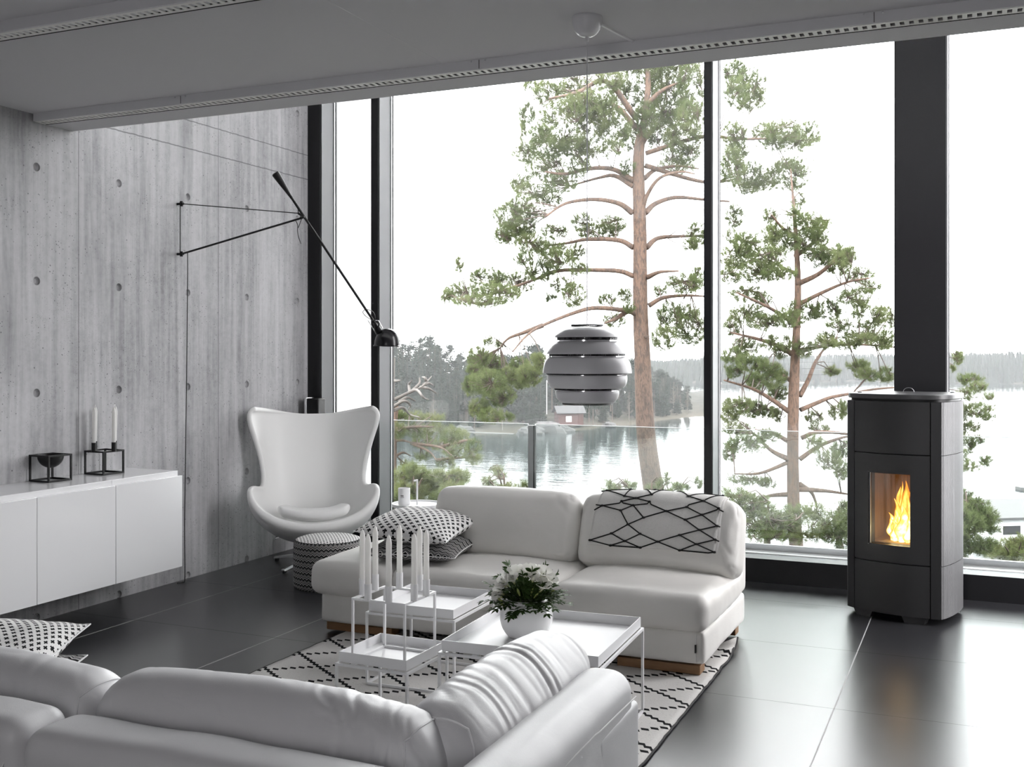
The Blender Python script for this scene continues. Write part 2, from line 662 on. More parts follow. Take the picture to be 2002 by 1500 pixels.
def soft_box(s, r, n, puff=(0, 0, 0), fn=None, pw=2.0):
    """rounded upholstery block; returns MB centred on the origin"""
    nx, ny, nz = n
    idx, vs, fs = {}, [], []
    S = Vector(s)

    def vert(i, j, k):
        key = (i, j, k)
        if key in idx:
            return idx[key]
        p = [0, 0, 0]
        for a, (q, m) in enumerate(((i, nx), (j, ny), (k, nz))):
            u = 2. * q / m - 1
            # denser near the edges
            u = math.sin(u * math.pi / 2) * .55 + u * .45
            p[a] = u * S[a] / 2
        q = [max(-(S[a] / 2 - r), min(S[a] / 2 - r, p[a])) for a in range(3)]
        d = Vector(p) - Vector(q)
        P = Vector(q) + (d.normalized() * r if d.length > 1e-9 else Vector((0, 0, 0)))
        u = [P[a] / (S[a] / 2) for a in range(3)]
        out = Vector(P)
        for a in range(3):
            b, c = (a + 1) % 3, (a + 2) % 3
            w = max(0, 1 - abs(u[b]) ** pw) * max(0, 1 - abs(u[c]) ** pw)
            out[a] += (1 if u[a] > 0 else -1) * abs(u[a]) * puff[a] * w
        if fn:
            out = Vector(fn(out, u))
        idx[key] = len(vs)
        vs.append(out)
        return idx[key]

    for i in range(nx):
        for j in range(ny):
            for k in (0, nz):
                q = [vert(i, j, k), vert(i + 1, j, k), vert(i + 1, j + 1, k), vert(i, j + 1, k)]
                fs.append(tuple(q if k else reversed(q)))
    for i in range(nx):
        for k in range(nz):
            for j in (0, ny):
                q = [vert(i, j, k), vert(i, j, k + 1), vert(i + 1, j, k + 1), vert(i + 1, j, k)]
                fs.append(tuple(q if j else reversed(q)))
    for j in range(ny):
        for k in range(nz):
            for i in (0, nx):
                q = [vert(i, j, k), vert(i, j + 1, k), vert(i, j + 1, k + 1), vert(i, j, k + 1)]
                fs.append(tuple(q if i else reversed(q)))
    m = MB()
    m.add(vs, fs)
    m.idx = idx
    return m


def bez(pts, n=24):
    """Catmull-Rom through points"""
    P = [Vector(p) for p in pts]
    P = [P[0] * 2 - P[1]] + P + [P[-1] * 2 - P[-2]]
    out = []
    segs = len(P) - 3
    for s in range(segs):
        a, b, c, d = P[s:s + 4]
        m = max(2, n // segs)
        for i in range(m):
            t = i / m
            out.append(.5 * ((2 * b) + (c - a) * t + (2 * a - 5 * b + 4 * c - d) * t * t + (3 * b - a - 3 * c + d) * t ** 3))
    out.append(P[-2])
    return out


# ------------------------------------------------------------------ the room
XR = 1.15            # right end of the glazed wall
YB = -2.6           # wall behind
ZR = 5.4            # roof over the double-height strip by the glass

# floor
fb = MB().span((XW - .12, YB - .1, -.2), (XR + .1, YF + .02, 0))
struct(fb.build('floor', floor_mat, smooth=False))

# concrete wall with conical tie holes
def concrete_wall():
    mb = MB()
    step, y_last = .5945, 6.60
    zrows = [(.02, .598), (.617, .598), (1.212, .598), (1.807, .598), (2.412, .598)]
    zedges = [-.279, .318, .9145, 1.5095, 2.1095, 2.719]
    ups = [(2.898 + .595 * k, 2.898 + .595 * (k + 1)) for k in range(4)]
    cells = []
    for k in range(16):
        yc = y_last - step * k
        for a, b in zip(zedges[:-1], zedges[1:]):
            cells.append((yc - step / 2, yc + step / 2, a, b, (a + b) / 2))
        for a, b in ups:
            cells.append((yc - step / 2, yc + step / 2, a, b, (a + b) / 2 - .01))
        mb.add([(0, yc - step / 2, 2.719), (0, yc + step / 2, 2.719), (0, yc + step / 2, 2.898), (0, yc - step / 2, 2.898)], [(0, 1, 2, 3)])
    zc = [.02, .617, 1.212, 1.807, 2.412]
    for (y0, y1, z0, z1, c) in cells:
        for q in zc:
            if z0 < q < z1:
                c = q
        yc = (y0 + y1) / 2
        N = 24
        out, rim, cone, bot = [], [], [], []
        for i in range(N):
            a = 2 * math.pi * (i + .5) / N
            ca, sa = math.cos(a), math.sin(a)
            # ray to the cell border
            ty = ((y1 - yc) if ca > 0 else (y0 - yc)) / ca if abs(ca) > 1e-9 else 1e9
            tz = ((z1 - c) if sa > 0 else (z0 - c)) / sa if abs(sa) > 1e-9 else 1e9
            t = min(ty, tz)
            out.append((0, yc + t * ca, c + t * sa))
            rim.append((0, yc + .023 * ca, c + .023 * sa))
            cone.append((-.011, yc + .0205 * ca, c + .0205 * sa))
            bot.append((-.017, yc + .014 * ca, c + .014 * sa))
        # corner fans
        vs = out + rim + cone + bot + [(-.018, yc, c)]
        fs = []
        corners = {(1, 1): (0, y1, z1), (-1, 1): (0, y0, z1), (-1, -1): (0, y0, z0), (1, -1): (0, y1, z0)}
        for i in range(N):
            j = (i + 1) % N
            pi, pj = out[i], out[j]
            if abs(pi[1] - pj[1]) > 1e-6 and abs(pi[2] - pj[2]) > 1e-6:
                cc = min(corners.values(), key=lambda q: (q[1] - (pi[1] + pj[1]) / 2) ** 2 + (q[2] - (pi[2] + pj[2]) / 2) ** 2)
                vs.append(cc)
                fs.append((i, len(vs) - 1, j, N + j, N + i))
            else:
                fs.append((i, j, N + j, N + i))
            fs.append((N + i, N + j, 2 * N + j, 2 * N + i))
            fs.append((2 * N + i, 2 * N + j, 3 * N + j, 3 * N + i))
            fs.append((3 * N + i, 3 * N + j, 4 * N))
        mb.add([(XW + p[0], p[1], p[2]) for p in vs], fs)
    # backing so the wall has thickness
    n0 = len(mb.v)
    for i in range(len(mb.v)):
        if abs(mb.v[i][0]) < 1e-9:
            mb.v[i] = (XW, mb.v[i][1], mb.v[i][2])
    y0, y1 = y_last - step * 15.5, y_last + step / 2
    z0, z1 = -.279, ups[-1][1]
    xb = XW - .3
    mb.add([(xb, y0, z0), (xb, y1, z0), (xb, y1, z1), (xb, y0, z1), (XW, y0, z0), (XW, y1, z0), (XW, y1, z1), (XW, y0, z1)],
           [(0, 1, 2, 3), (0, 4, 5, 1), (3, 2, 6, 7), (0, 3, 7, 4), (1, 5, 6, 2)])
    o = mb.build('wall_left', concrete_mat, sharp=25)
    return struct(o)


concrete_wall()

# outside: the left wall carries on past the glass as white render
struct(MB().span((XW - .3, YG - .03, -3.5), (XW + .01, 7.86, ZR)).build('wall_outside', ext_white, smooth=False))

# ceiling slab, its edge, roof over the double-height strip
struct(MB().span((XW, YB, ZC), (XR, 4.42, ZC + .22)).build('ceiling', ceil_mat, smooth=False))
struct(MB().span((XW, 4.30, ZC + .22), (XR, 4.42, ZR)).build('wall_upper', white_matte, smooth=False))
struct(MB().span((XW - .3, 4.30, ZR - .1), (XR + .2, 7.05, ZR + .15)).build('ceiling_upper', white_matte, smooth=False))
# right wall with unseen glazing; wall behind with a window added for fill light
wr = MB()
wr.span((XR, YB, 0), (XR + .2, 5.45, ZR)).span((XR, 5.45, 0), (XR + .2, 6.7, .15)).span((XR, 6.7, 0), (XR + .2, YG + .05, ZR)).span((XR, 5.45, ZR - .3), (XR + .2, 6.7, ZR))
struct(wr.build('wall_right', dark_wall, smooth=False))
wb = MB()
wb.span((XW - .3, YB - .2, 0), (-1.0, YB, ZC)).span((-.42, YB - .2, 0), (XR + .2, YB, ZC)).span((-1.0, YB - .2, 2.5), (-.42, YB, ZC)).span((-1.0, YB - .2, 0), (-.42, YB, .3))
struct(wb.build('wall_back', dark_wall, smooth=False))

# soffit with its edge beyond the grille
struct(MB().span((XW, 4.27, ZC - .042), (XR, 4.47, ZC + .0)).build('trim_1', ceil_mat, smooth=False))
struct(MB().span((XW, 4.421, ZC), (XR, 4.47, ZC + .22)).build('trim_2', ceil_mat, smooth=False))


def grille(y0, label, x0):
    """a pressed metal air grille let into a dropped band under the ceiling"""
    root = thing('ceiling_grille', label, 'air grille', (0, y0, ZC))
    x1 = XR
    band = MB()
    band.span((x0, 0, -.042), (x1, .012, 0))
    k = x0 + .98
    band.build('face_band', band_mat, root, smooth=False)
    scr = None
    while k < x1:
        MB().span((k - .0012, -.0012, -.040), (k + .0012, 0, -.002)).build('band_joint', black_metal, root, smooth=False)
        for dx in (-.035, .03):
            if scr is None:
                scr = MB().lathe([(.0001, 0), (.004, 0), (.004, .002), (.0001, .003)], 10, axis=Matrix.Rotation(R_(90), 3, 'X')).build('screw', steel, root)
                q = scr
            else:
                q = scr.copy(); COL.objects.link(q)
            q.location = (k + dx, 0, -.006)
        k += 1.62
    # perforated strip: two rails and cross bars, dark duct above
    st = MB()
    zt, zb = -.040, -.043
    ya, yb_ = .012, .082
    st.span((x0, ya, zb), (x1, ya + .014, zt))
    st.span((x0, yb_ - .014, zb), (x1, yb_, zt))
    x = x0
    while x < x1:
        st.span((x, ya + .0139, zb), (x + .0165, yb_ - .0139, zt))
        x += .033
    st.build('slotted_strip', ivory_mat, root, smooth=False)
    d = MB().span((x0, ya, -.012), (x1, yb_, -.004)).span((x0, yb_ + .0003, -.0445), (x1, yb_ + .0055, -.03))
    d.build('duct', dark_gap, root, smooth=False)
    return root


grille(4.19, 'long slotted air grille along the ceiling edge by the windows', XW + .01)
g2y = on_z(120, 22, ZC).y
grille(on_z(0, 41, ZC).y, 'slotted air grille crossing the ceiling in the dark upper left corner', XW + .01)

# faint board joints of the ceiling
cj = MB()
for xj in (-2.15, .35):
    cj.span((xj, YB, ZC - .0006), (xj + .003, 4.19, ZC))
cj_o = cj.build('trim_3', band_mat, smooth=False)
struct(cj_o)

# ------------------------------------------------------------------ window wall
ZT = ZR - .1


def window_bay(n, xa, xb, wa, wb, left_dark=False):
    """one pane between two uprights; the bay owns its left upright"""
    root = bpy.data.objects.new('window_%d' % n, None)
    COL.objects.link(root)
    root.location = (xa, YG, 0)
    struct(root)
    m = MB().span((-wa, YF - YG, 0), (0, .03, ZT))
    m.build('mullion', black_frame, root, smooth=False, bevel=.002, seg=1)
    # reveal on the right flank of the upright: pale metal cover with a bead next to the glass
    rv = MB().span((.0005, YF - YG + .012, .148), (.006, -.03, ZT))
    rv.build('reveal', grey_alu, root, smooth=False)
    bd = MB().span((.0005, -.028, .148), (.011, -.014, ZT))
    bd.build('glazing_bead', steel, root, smooth=False)
    bk = MB().span((.0005, -.013, .148), (.013, -.002, ZT))
    bk.build('gasket', rubber, root, smooth=False)
    MB().span((.0, -.004, .15), (xb - xa - wb, .004, ZT)).build('pane', glass_mat, root, smooth=False)
    rl = MB().span((0, YF - YG, 0), (xb - xa - wb, -.03, .148))
    rl.build('plinth', black_frame, root, smooth=False)
    sl = MB().span((0, -.03, .0), (xb - xa - wb, .0, .152))
    sl.build('sill', white_metal, root, smooth=False)
    return root


window_bay(1, -4.476, -3.982, .111, .06)
window_bay(2, -3.982, -1.551, .06, .05)
window_bay(3, -1.551, -.175, .05, .286)
window_bay(4, -.175, XR, .286, 0)
# outside ledge, painted white
struct(MB().span((XW + .02, YG + .01, .02), (XR, YG + .26, .13)).build('trim_4', ext_white, smooth=False))
struct(MB().span((XW - .2, YG + .01, -3.5), (XR + .3, YG + .17, .02)).build('wall_foundation', ext_white, smooth=False))

# glass balustrade in front of the windows
YB_ = 7.16
zt0, zt1 = .165, .915
for i, (xa, xb, lab) in enumerate(((-4.55, -2.985, 'clear glass balustrade panel left of the steel post'),
                                   (-2.93, -.72, 'clear glass balustrade panel right of the steel post'),
                                   (-.66, XR, 'clear glass balustrade panel behind the stove'))):
    r = thing('glass_railing', lab, 'glass railing', (xa, YB_, .13))
    MB().span((0, -.006, .035), (xb - xa, .006, zt1 - .13)).build('pane', rail_glass, r, smooth=False)
    MB().span((0, -.0075, zt1 - .1325), (xb - xa, .0075, zt1 - .129)).build('polished_edge', white_metal, r, smooth=False)
    MB().span((0, -.012, .0), (xb - xa, .012, .036)).build('bottom_rail', steel, r, smooth=False)
for xp, lab in ((-2.957, 'grey steel balustrade post outside the wide window pane'), (-.69, 'steel balustrade post outside, hidden behind the stove')):
    r = thing('balustrade_post', lab, 'post', (xp, YB_, .13))
    MB().span((-.025, -.012, 0), (.017, .012, zt1 - .14)).build('post', rail_grey, r, smooth=False)
    MB().span((.0172, -.016, 0), (.027, .016, zt1 - .14)).build('gasket', rubber, r, smooth=False)

# ------------------------------------------------------------------ sideboard on the wall
def sideboard():
    r = thing('sideboard', 'white glossy floating sideboard hung on the concrete wall', 'sideboard', (-4.39, 3.87, .198))
    X0, Y0, Z0 = r.location
    MB().span((XW + .002 - X0, 2.30 - Y0, 0.004), (-4.221 - X0, 4.893 - Y0, .552)).build('body', white_gloss, r, bevel=.0015)
    for k in range(5):
        ya = 4.909 - .52 * k
        MB().span((-4.2195 - X0, ya - .5185 - Y0, 0), (-4.2005 - X0, ya - .0015 - Y0, .523)).build('door', white_gloss, r, bevel=.0015)
    MB().span((-4.2208 - X0, 4.382 - Y0, .5235), (-4.2202 - X0, 4.3845 - Y0, .552)).build('top_seam', band_mat, r, smooth=False)


sideboard()
ZTOP = .7505


def cube_frame(mb, s, h, b):
    e = s / 2 - b / 2
    for x in (-e, e):
        for y in (-e, e):
            mb.box((x, y, h / 2), (b, b, h))
    for z in (b / 2, h - b / 2):
        for q in (-e, e):
            mb.box((0, q, z), (s - 2 * b, b, b))
            mb.box((q, 0, z), (b, s - 2 * b, b))
    return mb


# bowl in a black cube frame
cb = on_z(99, 940, ZTOP)
bowl = thing('bowl_stand', 'black bowl sunk in a black cube wire frame on the sideboard', 'bowl', (cb.x, cb.y, ZTOP), R_(-3.5))
cube_frame(MB(), .15, .140, .009).build('frame', black_metal, bowl, smooth=False)
pr = [(.0001, -.070)] + [(.066 * math.sin(a), -.066 * math.cos(a) - .004) for a in np.linspace(.1, math.pi / 2, 14)] + \
     [(.0665, 0), (.064, .0)] + [(.063 * math.sin(a), -.062 * math.cos(a) - .004) for a in np.linspace(math.pi / 2, .1, 12)] + [(.0001, -.066)]
MB().lathe(pr, 40, (0, 0, .138)).build('bowl', black_metal, bowl)


def candle_mesh(h, r=.0105, taper=True):
    prof = [(.0001, 0), (r * .92, 0), (r, .01), (r, h * .86), (r * .98, h * .88), (r * .80, h * .93), (r * .42, h * .985), (.0015, h), (.0001, h)]
    return MB().lathe(prof, 18)


# black candle holder with four candles
ch = on_z(204, 926, ZTOP)
hold = thing('candle_holder', 'black cube wire candle holder with four sockets on the sideboard', 'candle holder', (ch.x, ch.y, ZTOP), R_(-3.5))
cube_frame(MB(), .15, .132, .009).build('frame', black_metal, hold, smooth=False)
cz = .132
first = None
for k, (x, y, lab) in enumerate(((0, -.0735, 'burnt white candle in the front left socket of the black holder'), (.0735, 0, 'burnt white candle in the front right socket of the black holder'),
                                 (0, .0735, 'burnt white candle in the back right socket of the black holder'), (-.0735, 0, 'burnt white candle in the back left socket of the black holder'))):
    MB().lathe([(.0001, -.006), (.0125, -.006), (.0125, .046), (.0112, .046), (.0112, .008), (.0001, .008)], 24, (x, y, cz)).build('socket', black_metal, hold)
    Rz = Matrix.Rotation(R_(-3.5), 3, 'Z')
    p = Vector((ch.x, ch.y, ZTOP)) + Rz @ Vector((x, y, cz + .0085))
    if first is None:
        first = thing('candle', lab, 'candle', p, 0, 'burnt candles on the sideboard')
        candle_mesh(.232).build('stick', wax, first)
        wk = MB().tube([(0, 0, .229), (.001, 0, .236), (.004, .001, .243), (.007, .001, .244)], .0012, 6)
        wk.build('wick', wax, first)
        c = first
    else:
        c = copy_tree(first)
        c.location = p
        c['label'] = lab
    c.rotation_euler = (R_((.8, -.6, 1.2, -1)[k]), R_((1.6, 1.2, -.8, .5)[k]), k * 1.7)

# ------------------------------------------------------------------ swing-arm wall lamp
def wall_lamp():
    A0 = Vector((XW + .012, 5.314, 2.355)); A1 = Vector((XW + .012, 5.314, 2.042))
    r = thing('wall_lamp', 'black swing-arm wall lamp with a long counterweighted rod', 'lamp', (XW, 5.314, 2.2))
    O = Vector(r.location)
    L = lambda p: Vector(p) - O
    E1, E2 = at(583, 417, 6.36), at(586, 427.5, 6.36)
    P0 = at(590, 423, 6.37)
    A, B = at(537.5, 338, 6.29), at(733, 632, 6.62)
    # wall plate and post
    MB().tube([L(A0) + Vector((.01, 0, .012)), L(A1) + Vector((.01, 0, -.012))], .0032, 8).build('post', black_metal, r)
    bk = MB()
    for q in (A0, A1):
        bk = MB()
        bk.tube([L(q) - Vector((.012, 0, 0)), L(q) + Vector((.035, 0, 0))], .008, 10)
        bk.tube([L(q) + Vector((.02, 0, -.016)), L(q) + Vector((.02, 0, .016))], .009, 10)
        bk.build('bracket', black_metal, r)
    MB().tube([L(A0) + Vector((.02, 0, 0)), L(E1), L(E1) + (L(P0) - L(E1)) * .8], .003, 8).build('stay_rod', black_metal, r)
    MB().tube([L(A1) + Vector((.02, 0, 0)), L(E2), L(P0)], .0062, 10).build('arm', black_metal, r)
    MB().tube(bez([L(E1), L(E1) + (L(P0) - L(E1)) * 1.1 + Vector((0, 0, .004)), L(P0) + Vector((.012, 0, -.006)), L(E2)], 12), .007, 8).build('joint', black_metal, r)
    d = (B - A).normalized()
    MB().tube([L(A) + d * .11, L(B)], .0078, 10).build('rod', black_metal, r)
    MB().tube([L(A), L(A) + d * .004, L(A) + d * .012, L(A) + d * .16, L(A) + d * .175], [.016, .022, .0235, .0095, .0085], 16).build('counterweight', black_metal, r)
    MB().tube([L(at(583.5, 408, 6.36)), L(E1)], .003, 6).build('pin', black_metal, r)
    # loose flex at the joint
    c1 = [at(578, 431, 6.35), at(582, 440, 6.34), at(582, 452, 6.33), at(584, 464, 6.33), at(588.5, 477, 6.33)]
    MB().tube(bez([L(p) for p in c1], 20), .0026, 6).build('flex', black_metal, r)
    c2 = [at(590, 427, 6.36), at(586, 438, 6.35), at(583, 446, 6.34)]
    MB().tube(bez([L(p) for p in c2], 12), .0022, 6).build('flex', black_metal, r)
    # shade
    C = at(757.5, 677, 6.66)
    rr, hh = .082, .108
    prof = [(.088, -.002), (.0875, .003), (.082, .007)] + [(rr * math.cos(a) ** .8, .007 + (hh - .007) * math.sin(a)) for a in np.linspace(.12, math.pi / 2 - .12, 14)] + [(.012, hh), (.0001, hh)]
    sh = MB().lathe(prof, 40, L(C), axis=Matrix.Rotation(R_(2), 3, 'Y'))
    sh.build('shade', plain('black_gloss_shade', (.012, .012, .014), .22), r, solid=.002)
    Rm = CAM_R
    top = C + Vector((0, 0, .085)) - Rm * .05
    Bq = B
    MB().tube([L(Bq), L(Bq) + (L(top) - L(Bq)) * .45], .012, 12).build('knuckle', black_metal, r)
    MB().tube([L(Bq) + (L(top) - L(Bq)) * .35, L(top), L(top) + (L(C) + Vector((0, 0, .07)) - L(top)) * .25], [.020, .024, .02], 16).build('lamp_socket', black_metal, r)
    for off in (.0, 1.):
        a = at(719, 626, 6.62) if off == 0 else at(734, 626.5, 6.60)
        b = at(736, 654, 6.66) if off == 0 else at(748, 642, 6.62)
        pts = [L(a), L(b)] if off == 0 else [L(a), L(at(740, 627, 6.6)), L(b)]
        MB().tube(pts, .0024, 6).build('spring_wire', chrome, r)
    loop = [at(729, 627, 6.6), at(716, 619, 6.58), at(709.5, 611, 6.58), at(713.5, 606, 6.58), at(721, 606, 6.57), at(730, 611, 6.57), at(733.5, 621, 6.58), at(732, 628, 6.6)]
    MB().tube(bez([L(p) for p in loop], 40), .0023, 6).build('flex', black_metal, r)
    # supply flex down the wall
    pts = [L(at(368, 495, 6.2))]
    p0 = A1 + (E2 - A1) * .075
    cable = [p0 + Vector((0, 0, -.008)), p0 + Vector((0, 0, -.2)), p0 + Vector((-.01, .004, -.7)), p0 + Vector((-.02, .006, -1.2)), p0 + Vector((-.03, .008, -1.7)), Vector((p0.x - .03, p0.y + .01, .03)), Vector((p0.x - .02, p0.y - .02, .005)), Vector((p0.x - .03, p0.y - .06, .005))]
    MB().tube(bez([L(p) for p in cable], 60), .0028, 6).build('power_cord', black_metal, r)


wall_lamp()

# ------------------------------------------------------------------ egg shaped lounge chair
def egg_chair():
    r = thing('lounge_chair', 'white leather egg-shaped lounge chair in the corner by the concrete wall', 'armchair', (-4.105, 6.10, 0), R_(34))
    r.scale = (.96, .96, .985)
    # rows: centre point C(y,z) and edge point E(x,y,z), front lip -> top
    rows = [((-.385, .352), (.405, -.30, .555)), ((-.30, .315), (.402, -.235, .568)), ((-.15, .285), (.385, -.145, .562)),
            ((.02, .272), (.358, -.05, .545)), ((.14, .300), (.338, .03, .545)), ((.205, .40), (.330, .065, .60)),
            ((.25, .55), (.342, .080, .69)), ((.285, .70), (.368, .085, .79)), ((.315, .83), (.398, .08, .885)),
            ((.338, .93), (.424, .07, .965)), ((.350, .985), (.431, .065, 1.018)), ((.356, 1.008), (.420, .075, 1.040)), ((.358, 1.014), (.398, .085, 1.050))]
    n = 26
    grid = []
    Cs = bez([Vector((0, c[0], c[1])) for c, e in rows], 33)
    Es = bez([Vector(e) for c, e in rows], 33)
    for C, E in zip(Cs, Es):
        row = []
        for k in range(-n, n + 1):
            u = k / n
            a = abs(u) * math.pi / 2
            s = math.sin(a) ** .95
            g = 1 - math.cos(a) ** 1.0
            ft = max(0., min(1., (len(grid) / (len(Cs) - 1) - .62) / .30))
            gz = g * (1 - ft) + math.sin(a) ** 2 * ft
            row.append(Vector((math.copysign(E.x * s, u), C.y + (E.y - C.y) * g, C.z + (E.z - C.z) * gz)))
        grid.append(row)
    # outer skin: thicker belly under the seat
    nr, nc = len(grid), 2 * n + 1
    outer = []
    for i in range(nr):
        row = []
        f = i / (nr - 1)
        for k in range(nc):
            i0, i1, k0, k1 = max(i - 1, 0), min(i + 1, nr - 1), max(k - 1, 0), min(k + 1, nc - 1)
            nrm = (grid[i][k1] - grid[i][k0]).cross(grid[i1][k] - grid[i0][k])
            nrm = nrm.normalized()
            if nrm.dot(Vector((0, -.35, .75)) - grid[i][k]) < 0:
                nrm = -nrm
            u = (k - n) / n
            th = .034 + .085 * math.exp(-((f - .20) / .20) ** 2) * (1 - abs(u) ** 2.5)
            row.append(grid[i][k] - nrm * th)
        outer.append(row)
    border = [(i, 0) for i in range(nr)] + [(nr - 1, k) for k in range(1, nc - 1)] + [(i, nc - 1) for i in range(nr - 1, -1, -1)] + [(0, k) for k in range(nc - 2, 0, -1)]
    vs = [p for r_ in grid for p in r_] + [p for r_ in outer for p in r_]
    fs = []
    for i in range(nr - 1):
        for k in range(nc - 1):
            q = (i * nc + k, i * nc + k + 1, (i + 1) * nc + k + 1, (i + 1) * nc + k)
            fs.append(q)
            fs.append(tuple(nr * nc + j for j in reversed(q)))
    mid0 = len(vs)
    for i, k in border:
        ii = min(max(i, 1), nr - 2); kk = min(max(k, 1), nc - 2)
        d = (grid[i][k] - grid[ii][kk])
        d = d.normalized() if d.length > 1e-6 else Vector()
        w_ = (grid[i][k] - outer[i][k]).length
        vs.append((grid[i][k] + outer[i][k]) / 2 + d * w_ * .16)
    nb = len(border)
    for q in range(nb):
        a, b = border[q], border[(q + 1) % nb]
        ia, ib = a[0] * nc + a[1], b[0] * nc + b[1]
        ma, mb_ = mid0 + q, mid0 + (q + 1) % nb
        fs.append((ia, ib, mb_, ma))
        fs.append((ma, mb_, nr * nc + ib, nr * nc + ia))
    m = MB(); m.add(vs, fs)
    o = m.build('shell', leather_egg, r, sharp=0, sub=1)
    # seat cushion
    vs = []
    cush = soft_box((.49, .36, .062), .030, (30, 26, 8), (0, .0, .012),
                    lambda p, u: (p.x * (1 - .18 * max(0, u[1]) ** 2) * (1 - .05 * abs(u[1])), p.y - .05 * (1 - u[0] ** 2) * (1 if u[1] < 0 else .2),
                                  p.z + .042 * abs(u[0]) ** 2.4 + .0 * u[1]))
    c = cush.build('seat_cushion', leather_egg, r, (0, -.175, .368), sharp=0, sub=1)
    c.rotation_euler = (R_(-5), 0, 0)
    MB().lathe([(.0001, .05), (.03, .05), (.028, .10), (.024, .20), (.05, .262), (.05, .27), (.0001, .27)], 28).build('column', alu, r)
    for k in range(4):
        a = math.pi / 4 + k * math.pi / 2 + R_(8)
        d = Vector((math.cos(a), math.sin(a), 0))
        q = Vector((-d.y, d.x, 0))
        l = MB()
        pr = []
        for t, w, z, h in ((.0, .030, .07, .045), (.12, .026, .058, .034), (.25, .022, .040, .026), (.345, .020, .024, .02)):
            c_ = d * t
            pr.append([c_ - q * w + Vector((0, 0, z - h * .4)), c_ - q * w * .55 + Vector((0, 0, z + h * .3)), c_ + q * w * .55 + Vector((0, 0, z + h * .3)), c_ + q * w + Vector((0, 0, z - h * .4))])
        vs = [p for row in pr for p in row]
        fs = []
        for i in range(3):
            for j in range(4):
                fs.append((i * 4 + j, i * 4 + (j + 1) % 4, (i + 1) * 4 + (j + 1) % 4, (i + 1) * 4 + j))
        fs += [(3, 2, 1, 0), (12, 13, 14, 15)]
        l.add(vs, fs)
        lo = l.build('leg', alu, r, bevel=.003)
        MB().lathe([(.0001, 0), (.014, 0), (.014, .018), (.0001, .018)], 14, d * .325).build('glide', rubber, lo)
    MB().tube([(-.04, -.06, .25), (-.20, -.17, .235), (-.26, -.20, .225)], [.006, .006, .008], 8).build('tilt_lever', chrome, r)
    return r


egg_chair()

# slim black loudspeaker standing in the corner
sp = thing('floor_speaker', 'slim black tower speaker with a pale side behind the white lounge chair', 'speaker', (-4.468, 6.655, 0))
MB().span((-.045, -.045, .012), (.055, .05, 1.095)).build('cabinet', black_metal, sp, bevel=.008)
MB().span((-.064, -.05, .0), (-.0455, .05, 1.10)).build('side_panel', alu, sp, bevel=.002)
MB().span((-.05, -.05, 0), (.06, .055, .0118)).build('base_plate', black_metal, sp, bevel=.002)

